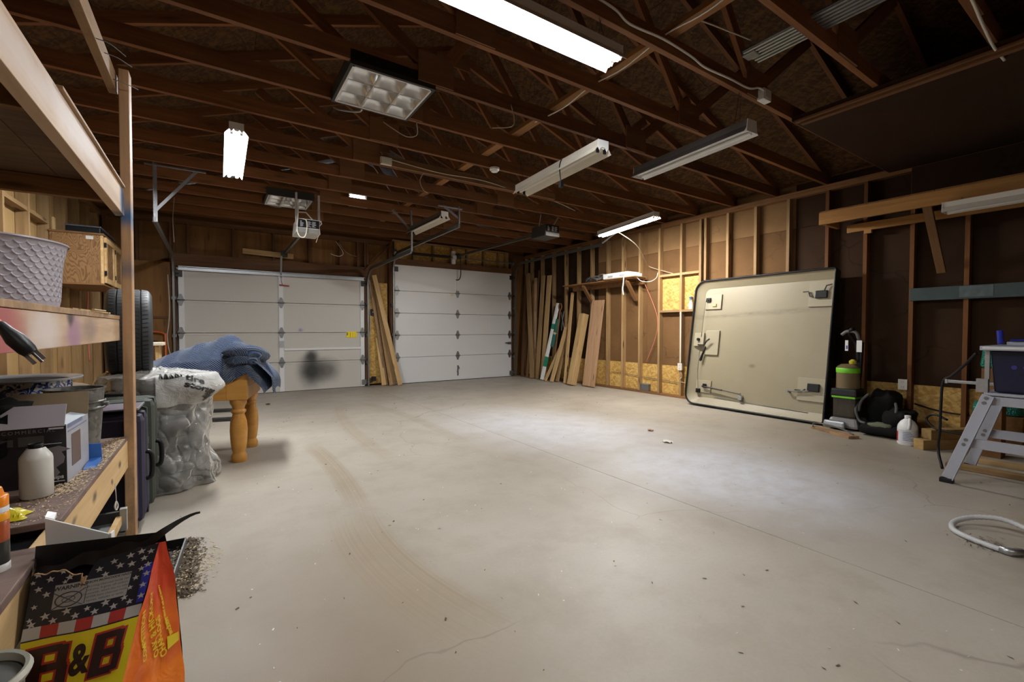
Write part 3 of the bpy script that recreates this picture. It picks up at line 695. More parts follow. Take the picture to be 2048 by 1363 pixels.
shop_light('unlit dark-backed shop light nearer the stud wall with a single pale tube', (3.44, 2.98, 2.58), (3.35, 1.83, 2.58), housing='lampwhite', tubes=1, back='lampdark', sockets=False)
shop_light('small unlit cream shop light hung beside the grey track of the white flush door', (2.57, 6.72, 2.60), (2.585, 5.52, 2.60), housing='lampcream', tubes=0, back='lampdark')
shop_light('unlit shop light with one pale tube under the storage loft beam', (5.76, 1.30, 2.215), (5.72, .10, 2.215), housing='lampcream', tubes=1, hang=True, chain=2.33, sockets=False)
def troffer(label, x0, x1, y0, y1, z, n=3):
    t = thing('troffer', label, 'ceiling light', ((x0 + x1) / 2, (y0 + y1) / 2, z))
    h = .09
    obj('housing', B().box((x0 - .02, y0 - .02, z + h), (x1 + .02, y1 + .02, z + h + .01)).box((x0 - .02, y0 - .02, z + .002), (x0, y1 + .02, z + h)).box((x1, y0 - .02, z + .002), (x1 + .02, y1 + .02, z + h)).box((x0, y0 - .02, z + .002), (x1, y0, z + h)).box((x0, y1, z + .002), (x1, y1 + .02, z + h)), M['dksteel'], t)
    obj('frame', B().box((x0, y0, z), (x0 + .012, y1, z + .012)).box((x1 - .012, y0, z), (x1, y1, z + .012)).box((x0, y0, z), (x1, y0 + .012, z + .012)).box((x0, y1 - .012, z), (x1, y1, z + .012)), M['lampwhite'], t)
    for k in range(1, 3):
        xx = x0 + (x1 - x0) * k / 3; yy = y0 + (y1 - y0) * k / 3
        obj('louvre_blade', B().box((xx - .003, y0 + .012, z + .0005), (xx + .003, y1 - .012, z + .016)), M['alu'], t)
        for i in range(3): obj('louvre_blade', B().box((x0 + (x1 - x0) * i / 3 + .0125, yy - .003, z + .0005), (x0 + (x1 - x0) * (i + 1) / 3 - .0125, yy + .003, z + .016)), M['alu'], t)
    for i in range(n):
        for j in range(3):
            a0 = x0 + (x1 - x0) * i / n; a1 = x0 + (x1 - x0) * (i + 1) / n; b0 = y0 + (y1 - y0) * j / 3; b1 = y0 + (y1 - y0) * (j + 1) / 3
            e = .004
            # each louvre cell is a parabolic cup open below
            b = B()
            def cup(u, v):
                x = a0 + e + (a1 - a0 - 2 * e) * u; yy = b0 + e + (b1 - b0 - 2 * e) * v
                k = min(1, 4.2 * min(u, 1 - u)) * min(1, 4.2 * min(v, 1 - v))
                return (x, yy, z + .004 + (h - .03) * k ** .7)
            b.grid(cup, 8, 8)
            obj('louvre_cell', b, M['alu'], t, smooth='all')
    obj('conduit_stub', B().tube(catmull([(x0 + .22, y1 + .02, z + .05), (x0 + .22, y1 + .1, z + .02), (x0 + .1, y1 + .2, z + .04), (x0 + .06, y1 + .3, z + .09)], 5), .008, n=6), M['galv'], t)
    return t
troffer('square aluminium louvre ceiling light close overhead between two trusses', .80, 1.37, 3.13, 3.69, 2.885)
troffer('square aluminium louvre ceiling light far back behind the pale door opener', .62, 1.16, 6.72, 7.27, 2.89)

# ---- attic odds and ends
t = thing('junction_box', 'white electrical junction box on the truss where the white cable ends', 'electrical box', (3.60, 1.90, 2.90))
obj('box', B().box((3.55, 1.845, 2.90), (3.66, 1.90, 2.985)), M['white'], t, bevel=.004)
obj('receptacle', B().box((3.57, 1.842, 2.915), (3.64, 1.8445, 2.97)), M['cable'], t)
def wire(label, pts, r=.006, mat='cable', n=6, cat='cable', name='electric_cable', grp=None):
    return tag(obj(name, B().tube(catmull(pts, n), r, n=6), M[mat], None, smooth='all'), label, cat, grp)
wire('thick white cable stapled along the truss to the junction box', [(1.6, 1.89, 3.0), (1.95, 1.885, 2.985), (2.1, 1.89, 2.95), (2.4, 1.885, 2.965), (2.7, 1.888, 2.955), (2.85, 1.885, 2.93), (3.15, 1.885, 2.945), (3.4, 1.885, 2.95), (3.5, 1.86, 2.97), (3.56, 1.85, 2.96)], .008)
wire('thin white cable draped along the long ceiling brace', [(2.44, .5, 3.03), (2.44, 1.2, 3.03), (2.44, 1.6, 2.99), (2.45, 1.9, 3.02), (2.44, 2.25, 2.97), (2.45, 2.6, 3.0), (2.44, 2.9, 2.96), (2.44, 3.3, 2.99)], .0055)
wire('thin grey cable crossing from the brace to the ribbed metal panel', [(2.5, 1.75, 3.06), (2.65, 1.7, 3.04), (2.85, 1.68, 3.05), (3.05, 1.66, 3.06)], .005, 'cabletan')
wire('dusty cable sagging across the far trusses toward the dark opener', [(1.6, 4.86, 2.98), (2.2, 4.85, 2.94), (2.8, 4.86, 2.96), (3.4, 4.9, 2.92), (4.0, 5.0, 2.94), (4.6, 5.2, 2.93)], .006, 'cabletan')
wire('loose tan wire loop hanging below the truss behind the louvre ceiling light', [(1.48, 3.72, 2.92), (1.5, 3.76, 2.82), (1.42, 3.8, 2.80), (1.32, 3.85, 2.86), (1.25, 3.9, 2.92)], .004, 'cabletan')
wire('bent white wire curling on the plywood over the tan-white door', [(1.95, 9.0, 2.80), (2.02, 8.98, 2.70), (2.08, 8.97, 2.58), (2.02, 8.97, 2.52), (1.93, 8.97, 2.525), (1.85, 8.97, 2.55)], .006)
wire('thin pale wire trailing beside the bent white wire on the plywood', [(2.0, 8.99, 2.78), (2.1, 8.97, 2.64), (2.2, 8.97, 2.57), (2.33, 8.97, 2.54)], .004, 'cabletan')
wire('loose wire hanging from the truss between the two unlit shop lights', [(2.05, 3.105, 2.96), (2.07, 3.09, 2.85), (2.05, 3.1, 2.78), (1.9, 3.15, 2.75)], .004, 'cabletan')
wire('thin wire looping down under the trusses near the gable vent', [(2.05, 4.90, 2.95), (1.98, 4.88, 2.82), (2.02, 4.88, 2.72), (2.08, 4.9, 2.70)], .004, 'cabletan')
wire('white wire running down the left jamb of the tan-white door', [(-.60, 9.02, 2.0), (-.585, 9.02, 1.5), (-.60, 9.01, 1.2), (-.62, 9.0, 1.02), (-.60, 8.99, .80), (-.56, 8.99, .66)], .008)
wire('pale wire running down the post between the two doors', [(2.60, 9.02, 2.1), (2.585, 9.03, 1.6), (2.60, 9.02, 1.3), (2.585, 9.03, 1.0)], .007)
wire('pale cord running under the dark ceiling sheets near the viewer', [(3.2, .685, 2.93), (3.5, .69, 2.905), (3.75, .70, 2.89), (4.05, .705, 2.868), (4.3, .70, 2.868)], .008)
t = thing('smoke_alarm', 'small white round alarm on the truss above the cream shop light', 'alarm', (2.62, 4.30, 2.9))
obj('base', B().cyl((2.62, 4.30, 2.89), (2.62, 4.30, 2.912), .055, n=18), M['white'], t, smooth=True)
obj('cap', B().cyl((2.62, 4.30, 2.87), (2.62, 4.30, 2.89), .035, .05, n=18), M['white'], t, smooth=True)
t = thing('ribbed_panel', 'grey ribbed metal panel lying across the dark trusses', 'metal panel', (3.1, 1.5, 3.02))
obj('sheet', B().box((3.02, .75, 3.008), (3.24, 1.72, 3.014)), M['steel'], t)
for k in range(6): obj('rib', B().box((3.03 + .036 * k, .75, 3.0), (3.045 + .036 * k, 1.72, 3.009)), M['galv'], t)
obj('end_clamp', B().cbox((3.10, 1.70, 3.02), (.09, .09, .05)), M['steel'], t, bevel=.01)
t = thing('outlet_box', 'small pale box at the end of the board on the fifth truss', 'electrical box', (1.57, 4.85, 2.93))
obj('box', B().box((1.52, 4.83, 2.905), (1.64, 4.87, 2.985)), M['lampcream'], t, bevel=.004)
obj('cover_plate', B().box((1.53, 4.826, 2.915), (1.63, 4.8295, 2.975)), M['cable'], t)

# ================================================================== RIGHT WALL
# wall shelf
t = thing('wall_shelf', 'long brown wooden shelf on diagonal braces against the studs', 'shelf', (6.2, 6.3, 2.0))
SZ = 2.03
obj('board', B().box((6.03, 5.30, SZ - .02), (XR - .002, 7.20, SZ)), M['studdark'], t, bevel=.002)
obj('cleat', B().box((6.30, 5.32, SZ - .11), (XR - .002, 7.18, SZ - .021)), M['studdark'], t)
obj('top_board', B().box((6.0, 5.28, SZ + .0005), (XR - .002, 5.95, SZ + .019)), M['stud'], t, bevel=.002)
for yy in (5.50, 6.62):
    beam('bracket_arm', (6.06, yy, SZ - .045), (6.30, yy, SZ - .045), .038, .05, M['studdark'], t)
    beam('diagonal_brace', (6.08, yy, SZ - .06), (6.325, yy, SZ - .38), .038, .07, M['studdark'], t, up=(0, 1, 0))
t = thing('flat_box', 'flat white cardboard box lying on the wall shelf', 'box', (6.2, 5.7, SZ + .02))
obj('carton', B().box((6.02, 5.36, SZ + .02), (6.31, 6.02, SZ + .085)), M['white'], t, bevel=.003)
obj('lid', B().box((6.015, 5.42, SZ + .0855), (6.31, 6.02, SZ + .11)), M['white'], t, bevel=.003)
obj('grey_print', B().box((6.016, 5.5, SZ + .035), (6.0195, 5.62, SZ + .07)).box((6.016, 5.78, SZ + .035), (6.0195, 5.9, SZ + .07)), plain('grey_print', (.35, .35, .36), .5), t)
t = thing('cable_bundle', 'tangled grey bundle of cables on the wall shelf beside the flat box', 'cable bundle', (6.15, 6.35, SZ))
rr = random.Random(5)
for k in range(7):
    c = V(6.16 + rr.uniform(-.03, .03), 6.3 + rr.uniform(-.12, .18), SZ + .045 + .010 * k)
    obj('loop', B().tube([c + V(.085 * math.cos(a), .17 * math.sin(a), .030 * math.sin(a * 2 + k)) for a in [2 * PI * i / 18 for i in range(18)]], .009, n=6, closed=True), M['galv'] if k % 2 else M['steel'], t, smooth='all')
wire('white webbing strap hanging off the end of the wall shelf', [(6.04, 5.52, SZ + .03), (6.0, 5.50, SZ + .0), (5.99, 5.50, SZ - .1), (5.985, 5.51, SZ - .2), (5.99, 5.49, SZ - .30)], .012, 'cable', cat='strap', name='strap')
wire('thin white wire drooping in a loop from the right end of the wall shelf', [(6.1, 5.32, SZ + .02), (6.15, 5.24, SZ - .07), (6.2, 5.1, SZ - .09), (6.28, 5.03, SZ - .03), (6.31, 5.02, SZ + .06)], .005, 'cable')
wire('white cord slanting from the lit shop light to the stud wall', [(5.0, 4.75, 2.60), (5.5, 4.8, 2.45), (6.1, 5.1, 2.28), (6.33, 5.2, 2.21), (6.36, 4.75, 2.05)], .006, 'cabletan')
wire('brown cord running down behind the wall shelf to the OSB', [(6.36, 5.35, 1.95), (6.37, 5.15, 1.55), (6.36, 5.06, 1.3), (6.37, 5.1, 1.0), (6.37, 5.3, .55)], .006, 'cablered')
# spray bottle on the blocking
t = thing('spray_bottle', 'small white spray bottle standing on the wall blocking beside the truck cover', 'bottle', (6.37, 4.42, 1.45))
obj('body', B().lathe([(0, 0), (.035, 0), (.036, .01), (.03, .10), (.014, .14), (.012, .16), (0, .16)], 16, (6.37, 4.42, 1.449)), M['white'], t, smooth=True)
obj('trigger_head', B().box((6.345, 4.405, 1.609), (6.40, 4.435, 1.65)).box((6.33, 4.41, 1.63), (6.345, 4.43, 1.645)).box((6.35, 4.412, 1.575), (6.357, 4.428, 1.61)), plain('blue_trigger', (.12, .22, .40), .5), t, bevel=.003)
def outlet(label, x, yy, z):
    t = thing('wall_outlet', label, 'outlet', (x, yy, z))
    obj('plate', B().box((x - .008, yy - .04, z), (x, yy + .04, z + .115)), M['cable'], t, bevel=.002)
    for dz in (.03, .085):
        r = obj('socket', B().box((x - .011, yy - .016, z + dz - .014), (x - .0082, yy + .016, z + dz + .014)), M['cable'], t, bevel=.001)
        obj('slot', B().box((x - .0125, yy - .009, z + dz - .005), (x - .0112, yy - .006, z + dz + .006)).box((x - .0125, yy + .006, z + dz - .005), (x - .0112, yy + .009, z + dz + .006)), M['black'], r)
    obj('box', B().box((x + .0002, yy - .035, z + .008), (x + .045, yy + .035, z + .107)), M['galv'], t)
outlet('cream wall outlet on the stud beside the white truck cover', 6.325, 4.58, .46)
outlet('cream wall outlet above the OSB between vacuum and wood blocks', 6.325, 1.735, .46)
beam('conduit', (6.335, 4.575, .58), (6.335, 4.575, 1.41), .018, .018, M['cable'], None)
bpy.data.objects['conduit'].name = 'conduit_pipe'
tag(bpy.data.objects['conduit_pipe'], 'pale vertical conduit on the stud above the outlet by the truck cover', 'conduit')
wire('cable looping down from the outlet beside the truck cover', [(6.34, 4.58, .46), (6.34, 4.55, .36), (6.34, 4.6, .28), (6.38, 4.45, .25), (6.40, 4.25, .22)], .007, 'cabletan')
wire('grey cable strung along the OSB strips under the wall shelf', [(6.405, 6.15, .31), (6.402, 5.75, .30), (6.402, 5.35, .27), (6.402, 5.0, .26), (6.402, 4.65, .24)], .005, 'steel')
wire('black cable strung along the OSB behind the wood blocks', [(6.405, 1.65, .31), (6.402, 1.5, .27), (6.402, 1.35, .25), (6.402, 1.2, .25)], .008, 'black')
t = thing('metal_box', 'small grey metal box on the floor against the bottom plate', 'box', (6.36, 5.32, 0))
obj('case', B().box((6.36, 5.24, .039), (6.415, 5.42, .15)), M['steel'], t, bevel=.003)
obj('lid', B().box((6.352, 5.235, .1505), (6.415, 5.425, .165)), M['galv'], t, bevel=.002)

# ---- boards leaning in the corner
GL = 'lumber leaning in the corner of the stud wall'
def lean(label, bot, top, w, h, mat='lumber', up=(0, 1, 0), name='leaning_board', cat='board', grp=GL, **k):
    d = (V(top) - V(bot)).normalized()
    b = V(bot)
    lift = abs(d.x) * w / 2 + abs(d.y) * h / 2
    b.z = .003 + abs(V(d.x, d.y, 0).length) * max(w, h) / 2
    return tag(beam(name, b, top, w, h, M[mat], None, up=up, **k), label, cat, grp)
lean('darkest weathered board in the corner, right behind the white door track', (6.13, 8.80, 0), (6.315, 8.90, 2.45), .02, .10, 'header')
lean('thin board behind the tall crossing board, its foot nearest the corner', (6.10, 8.55, 0), (6.315, 8.58, 2.20), .02, .09, 'studdark')
lean('tall wide orange-brown board crossing toward the corner at its top', (6.04, 8.27, 0), (6.30, 8.80, 2.46), .03, .14, 'stud')
lean('narrow rough-edged grey-brown board second from the tall crossing board', (6.15, 8.34, 0), (6.315, 8.50, 2.33), .05, .08, 'rack')
lean('tall clean board leaning right of the rough-edged one', (6.12, 8.20, 0), (6.305, 8.20, 2.36), .035, .11, 'stud')
lean('tall straight board just left of the white painted pole', (6.15, 8.02, 0), (6.31, 7.98, 2.34), .035, .13, 'lumber')
lean('thin reddish stick standing behind the straight boards', (6.22, 8.45, 0), (6.32, 8.38, 2.50), .03, .03, 'header', name='leaning_stick', cat='stick')
t = thing('painted_pole', 'white painted pole with two green tape bands leaning on the studs', 'pole', (5.99, 7.80, 0))
pa, pb = V(5.99, 7.84, .03), V(6.30, 7.66, 1.70)
obj('pole', B().bar(pa, pb, .05, .07, up=(0, 1, 0)), M['white'], t, bevel=.004)
gt = plain('green_tape', (.01, .22, .13), .5)
for f0, f1 in ((.17, .30), (.66, .73)):
    obj('green_band', B().bar(pa.lerp(pb, f0), pa.lerp(pb, f1), .053, .073, up=(0, 1, 0)), gt, t, bevel=.004)
lean('short pale scrap lath just right of the white painted pole', (5.99, 7.72, 0), (6.31, 7.45, .95), .03, .07, 'lumber')
lean('bright pale stud leaning at a slant below the dark shovel', (5.99, 7.50, 0), (6.30, 7.36, 1.24), .038, .09, 'lumber')
lean('short tan board low behind the bright slanting stud', (6.12, 7.48, 0), (6.31, 7.46, .90), .03, .11, 'stud')
lean('tall slender board left of the square timber post', (6.08, 7.17, 0), (6.31, 7.20, 1.90), .03, .07, 'lumber')
lean('tall thin lath rising behind the slender board to shelf height', (6.22, 7.30, 0), (6.325, 7.42, 2.30), .02, .06, 'stud')
lean('thick square timber post leaning left of the grooved decking boards', (5.99, 6.86, 0), (6.27, 6.80, 1.44), .14, .14, 'lumber', name='timber_post', cat='post', bevel=.006)
t = thing('decking_board', 'broad grooved reddish decking boards leaning under the wall shelf', 'board', (6.1, 6.48, 0), GL)
da, db_ = V(6.08, 6.47, .02), V(6.30, 6.44, 1.70)
m, L = frame(da, db_, (0, 1, 0))
for k in range(6):
    bb = B(); bb.box((-L / 2, -.010, -.165 + .055 * k), (L / 2, .008, -.165 + .055 * k + .049))
    obj('grooved_strip', bb, M['decking'] if 'decking' in M else M.setdefault('decking', wood('grooved_decking', (.44, .25, .14), (.60, .38, .22), vary=.06)), t, M=m, bevel=.003)
obj('backing', B().box((-L / 2, .0085, -.165), (L / 2, .02, .165)), M['decking'], t, M=m)
# shovel and rope among the boards
t = thing('shovel', 'dark old shovel standing handle-up among the leaning boards', 'shovel', (6.2, 7.62, 0))
obj('handle', B().cyl((6.15, 7.62, .35), (6.29, 7.58, 1.55), .017, n=10), M['studdark'], t, smooth=True)
obj('grip', B().tube([(6.29 + .0, 7.58 + .05 * math.cos(a), 1.62 + .07 * math.sin(a)) for a in [2 * PI * i / 14 for i in range(14)]], .014, n=7, closed=True), M['studdark'], t, smooth='all')
obj('blade', B().grid(lambda u, v: (6.10 + .05 * u - .04 * math.sin(PI * v), 7.50 + .22 * v, .004 + .38 * u + (0 if u > .3 else .06 * abs(2 * v - 1) ** 2 * (1 - u / .3))), 6, 8), M['dksteel'], t, smooth='all')
t = thing('fence_tool', 'rusty dark iron puller hung beside the shovel', 'tool', (6.29, 7.50, 1.3))
obj('jaw', B().tube(catmull([(6.30, 7.56, 1.5), (6.29, 7.50, 1.32), (6.30, 7.46, 1.15)], 5), .014, n=6), M['dksteel'], t)
obj('handle', B().tube(catmull([(6.30, 7.46, 1.52), (6.29, 7.50, 1.34), (6.30, 7.55, 1.1)], 5), .010, n=6), M['steel'], t)
t = thing('rolled_net', 'dark green rolled netting behind the white painted pole', 'netting', (6.2, 7.60, .8))
obj('roll', B().cyl((6.18, 7.72, .75), (6.27, 7.62, 1.35), .05, n=12), plain('green_net', (.02, .10, .075), .8, nscale=60, var=.6), t, smooth=True)
obj('tie', B().cyl((6.215, 7.68, 1.02), (6.225, 7.67, 1.06), .053, n=12), M['cabletan'], t)
# boards between the two doors
GD = 'boards leaning between the two overhead doors'
lean('longest pale board slanting to the white door between the two doors', (3.10, 8.74, 0), (2.66, 8.965, 2.20), .035, .09, 'lumber', up=(1, 0, 0), grp=GD)
lean('grey weathered board with a dark split between the two doors', (2.98, 8.84, 0), (2.72, 9.012, 2.05), .03, .13, 'stud', up=(1, 0, 0), grp=GD)
lean('short broken board low between the two doors', (2.83, 8.91, 0), (2.74, 9.02, .98), .025, .09, 'lumber', up=(1, 0, 0), grp=GD)
lean('thin dark-topped board upright behind the others between the two doors', (2.89, 8.93, 0), (2.60, 9.03, 2.12), .02, .06, 'rack', up=(1, 0, 0), grp=GD)
t = thing('wall_switch', 'black control box on the post between the two doors', 'switch', (2.64, 9.02, 1.42))
obj('case', B().box((2.61, 9.0, 1.40), (2.68, 9.05, 1.53)), M['black'], t, bevel=.004)
obj('button', B().cyl((2.645, 8.992, 1.47), (2.645, 9.001, 1.47), .012, n=10), M['steel'], t)
t = thing('safety_sensor', 'small dark door sensor low on the post between the two doors', 'sensor', (2.58, 8.95, .12))
obj('bracket', B().box((2.56, 8.95, .10), (2.61, 9.05, .125)), M['dksteel'], t)
obj('case', B().box((2.60, 8.93, .10), (2.68, 8.99, .19)), M['black'], t, bevel=.005)

# ---- truck bed cover leaning on the studs
t = thing('truck_bed_cover', 'large cream truck bed cover with black rim leaning on the studs', 'truck cover', (6.05, 3.27, 0))
p00, p10 = V(6.03, 4.20, .012), V(5.99, 2.33, .012)
tilt = .145
ux = (p10 - p00).normalized(); W_, H_ = (p10 - p00).length, 1.845
uy = (V(math.sin(tilt), 0, math.cos(tilt))); uy = (uy - ux * uy.dot(ux)).normalized(); uz = uy.cross(ux) if uy.cross(ux).x < 0 else ux.cross(uy)
TMx = Matrix((ux, uy, uz)).transposed().to_4x4(); TMx.translation = p00
def rrect(x0, y0, x1, y1, rl, rr_, n=8):
    pts = []
    for cx, cy, r, a0 in ((x0 + rl, y0 + rl, rl, PI), (x1 - rr_, y0 + rr_, rr_, 1.5 * PI), (x1 - rr_, y1 - rr_, rr_, 0), (x0 + rl, y1 - rl, rl, .5 * PI)):
        pts += [(cx + r * math.cos(a0 + .5 * PI * k / n), cy + r * math.sin(a0 + .5 * PI * k / n)) for k in range(n + 1)]
    return pts
def ring3(x0, y0, x1, y1, rl, rr_, z): return [V(a, b, z) for a, b in rrect(x0, y0, x1, y1, rl, rr_)]
def cover_cream():
    q = NT('cover_cream'); v = q.coord(rnd=False)
    n1 = q.noise(v, 1.6, 6, .65); n2 = q.noise(q.n('Mapping', {0: v, 3: (2, 9, 1)}).outputs[0], 2.0, 6, .7)
    col = q.mix(n1, (.25, .21, .13), (.325, .28, .185))
    sep = q.n('SeparateXYZ', {0: v}).outputs
    band = q.n('MapRange', {0: q.math('ABSOLUTE', q.math('SUBTRACT', sep[1], q.math('ADD', 1.30, q.math('MULTIPLY', sep[0], .045))), 0), 1: 0.0, 2: .055, 3: 1.0, 4: 0.0}, interpolation_type='SMOOTHSTEP').outputs[0]
    col = q.mix(q.math('MULTIPLY', band, q.n('MapRange', {0: n2, 1: .4, 2: .7, 3: .15, 4: .75}).outputs[0]), col, (.13, .10, .06))
    col = q.mix(q.n('MapRange', {0: n2, 1: .62, 2: .8, 3: 0, 4: .4}).outputs[0], col, (.17, .135, .085))
    hole = q.n('VectorMath', {0: q.n('VectorMath', {0: v, 1: (.93, .62, 0)}, operation='SUBTRACT').outputs[0], 1: (1, 1.6, 0)}, operation='MULTIPLY').outputs[0]
    hl = q.n('MapRange', {0: q.n('VectorMath', {0: hole}, operation='LENGTH').outputs['Value'], 1: .015, 2: .06, 3: .7, 4: 0}).outputs[0]
    col = q.mix(hl, col, (.12, .10, .07))
    q.bump(q.noise(v, 55, 3), .15, .004)
    return q.set(col, .5)
M['cover'] = cover_cream()
b = B()
rim = .085
b.rings([ring3(0, 0, W_, H_, .16, .03, .10), ring3(.05, .05, W_ - .012, H_ - .05, .13, .03, .055), ring3(.11, .10, W_ - .016, H_ - .10, .09, .03, .03), ring3(.12, .11, W_ - .02, H_ - .11, .085, .03, .022)], cap=False)
b._f([b._v(p) for p in ring3(.12, .11, W_ - .02, H_ - .11, .085, .03, .022)])
obj('inner_liner', b, M['cover'], t, M=TMx, smooth=.5)
b = B()
OS = [ring3(-.004, -.004, W_ + .004, H_ + .004, .16, .03, .104), ring3(-.012, -.012, W_ + .012, H_ + .012, .165, .035, .09), ring3(-.012, -.012, W_ + .012, H_ + .012, .165, .035, .004), ring3(.03, .03, W_ - .01, H_ - .03, .14, .03, -.008)]
b.rings(OS, cap=False); b._f([b._v(p) for p in OS[-1]])
obj('outer_shell', b, M['black'], t, M=TMx, smooth=.5)
gp = ring3(-.002, -.002, W_ + .002, H_ + .002, .16, .03, .108)
obj('rim_gasket', B().tube(gp, .014, n=6, closed=True), M['black'], t, M=TMx, smooth='all')
def local(nm, b, mat, bevel=0.0, sm=False): return obj(nm, b, mat, t, M=TMx, bevel=bevel, smooth=sm)
crm = plain('cover_block', (.34, .295, .20), .5, var=.06)
local('mount_pad', B().box((.14, 1.42, .0225), (.40, 1.64, .045)), crm, .004)
local('mount_pad', B().box((.20, .74, .0225), (.42, 1.10, .048)), crm, .006)
local('mount_pad', B().box((.04, .86, .05), (.20, 1.06, .085)), crm, .006)
local('mount_pad', B().box((.12, .18, .0225), (.36, .36, .04)), crm, .004)
local('mount_pad', B().box((W_ - .30, 1.40, .0225), (W_ - .03, 1.72, .04)), crm, .004)
local('mount_pad', B().box((W_ - .34, .24, .0225), (W_ - .03, .52, .04)), crm, .004)
for x, y_, w_, h_ in ((.20, 1.56, .07, .06), (.17, .20, .06, .06), (.27, .28, .05, .06)):
    local('latch', B().box((x - w_ / 2, y_ - h_ / 2, .045), (x + w_ / 2, y_ + h_ / 2, .07)).cyl((x, y_, .07), (x, y_, .085), .015, n=8), M['black'], .003)
local('brass_fitting', B().box((.27, 1.46, .0455), (.33, 1.50, .06)), plain('tan_fitting', (.45, .35, .16), .4), .003)
for y_ in (1.47, .33):
    local('latch_box', B().box((W_ - .22, y_ + .03, .0405), (W_ - .09, y_ + .125, .07)), M['black'], .008)
    local('latch_arm', B().tube([(W_ - .36, y_ + (.12 if y_ > 1 else .03), .06), (W_ - .30, y_ + (.12 if y_ > 1 else .03), .06), (W_ - .28, y_ + (.06 if y_ > 1 else .02), .06), (W_ - .24, y_ + .05, .06)], .008, n=6), M['dksteel'])
local('latch_arm', B().tube([(W_ - .12, y_ + 1.26, .07), (W_ - .10, y_ + 1.32, .07), (W_ - .04, y_ + 1.33, .07)], .008, n=6), M['dksteel'])
local('latch_arm', B().cyl((W_ - .44, .335, .07), (W_ - .2, .36, .07), .007, n=6).cyl((W_ - .44, .335, .03), (W_ - .44, .335, .08), .014, n=8), M['steel'])
local('lock_cylinder', B().cyl((.12, .96, .085), (.12, .96, .11), .022, n=12), M['black'])
local('lock_handle', B().tube(catmull([(.12, .88, .09), (.22, .88, .10), (.26, .93, .105), (.31, .97, .105)], 4), .011, n=7), M['dksteel'])
local('hanging_grip', B().tube([(.23, .86, .06), (.20, .78, .06), (.17, .66, .065), (.165, .64, .065)], [.006, .012, .02, .012], n=8), M['black'], sm='all')
local('gas_strut', B().cyl((.24, .27, .075), (.56, .245, .075), .011, n=8).cyl((.56, .245, .075), (.83, .22, .075), .006, n=8), M['dksteel'], sm=True)
local('strut_mount', B().box((.80, .14, .0305), (.85, .20, .07)).cyl((.83, .20, .06), (.83, .24, .08), .01, n=8), M['galv'])
local('rod', B().tube([(.17, 1.56, .075), (.165, 1.2, .09), (.16, 1.0, .09)], .0035, n=5).tube([(.16, .85, .09), (.15, .5, .08), (.18, .22, .07)], .0035, n=5), M['steel'])
local('seam_cord', B().tube([(.42, .14, .032), (1.0, .115, .034), (W_ - .2, .10, .035)], .004, n=5), M['steel'])
# ================================================================== RIGHT FOREGROUND
# storage loft
t = thing('storage_loft', 'dark storage loft of orange-brown beams hung from the studs', 'loft', (6.1, 1.0, 2.3))
LB = wood('loft_beam', (.36, .165, .042), (.52, .27, .082), vary=.1)
beam('front_beam', (5.88, -1.6, 2.40), (5.88, 2.40, 2.40), .038, .135, LB, t)
beam('ledger', (6.318, -1.6, 2.315), (6.318, 2.28, 2.315), .038, .09, LB, t)
beam('end_joist', (5.90, 2.38, 2.385), (6.33, 2.38, 2.385), .038, .09, LB, t)
for yy in (1.2, 0.0, -1.2): beam('joist', (5.90, yy, 2.385), (6.30, yy, 2.385), .038, .085, M['studdark'], t)
for k in range(4):
    y0 = -1.6 + k * 1.0
    obj('loft_board', B().box((5.865, y0, 2.469), (6.335, y0 + .996, 2.482)), M['plyback'], t)
beam('diagonal_brace', (5.90, 1.46, 2.345), (6.335, 1.44, 1.72), .038, .07, M['studdark'], t, up=(0, 1, 0))
beam('block', (6.318, 2.11, 2.255), (6.318, 2.04, 2.255), .04, .045, LB, t, up=(0, 0, 1))
t = thing('green_board', 'dark green painted plank nailed across the studs', 'board', (6.32, 1.2, 1.5))
gp_ = plain('green_paint', (.022, .045, .042), .5, var=.5, nscale=6)
beam('plank', (6.328, -.2, 1.50), (6.328, 1.69, 1.50), .02, .135, gp_, t)
obj('scraped_patch', B().box((6.315, 1.06, 1.45), (6.3178, 1.30, 1.56)), plain('scraped_green', (.085, .115, .12), .7, var=.7, nscale=14), t)
# carpet cleaner
vx, vy = 6.0, 2.13
t = thing('carpet_cleaner', 'upright black and lime-green carpet cleaner against the studs', 'carpet cleaner', (vx, vy, 0))
lime = plain('lime_plastic', (.16, .55, .02), .4, var=.05); smoke = NT('smoky_tank').set((.10, .08, .06), .12, **{'Transmission Weight': .5, 'IOR': 1.3})
greyp = plain('grey_plastic', (.16, .155, .15), .4)
def sq(x0, x1, y0, y1, z0, z1, tx=.0):
    return B().hull8([(x0, y0, z0), (x1, y0, z0), (x1, y1, z0), (x0, y1, z0), (x0 + tx, y0 + tx, z1), (x1 - tx, y0 + tx, z1), (x1 - tx, y1 - tx, z1), (x0 + tx, y1 - tx, z1)])
obj('foot', sq(vx - .16, vx + .17, vy - .16, vy + .16, .02, .13, .03), greyp, t, bevel=.03)
obj('nozzle', sq(vx - .22, vx - .15, vy - .05, vy + .17, .02, .10, .01), M['galv'], t, bevel=.02)
for s in (-1, 1): obj('wheel', B().cyl((vx + .12, vy + s * .155, .07), (vx + .12, vy + s * .185, .07), .068, n=18), M['black'], t, smooth=True)
obj('lower_tank', sq(vx - .11, vx + .10, vy - .11, vy + .11, .13, .37, .0), smoke, t, bevel=.02)
obj('tank_insert', sq(vx - .06, vx + .04, vy - .04, vy + .07, .14, .35, .01), plain('green_insert', (.10, .28, .09), .5), t, bevel=.005)
obj('collar', sq(vx - .14, vx + .13, vy - .13, vy + .13, .37, .46, .01), M['black'], t, bevel=.02)
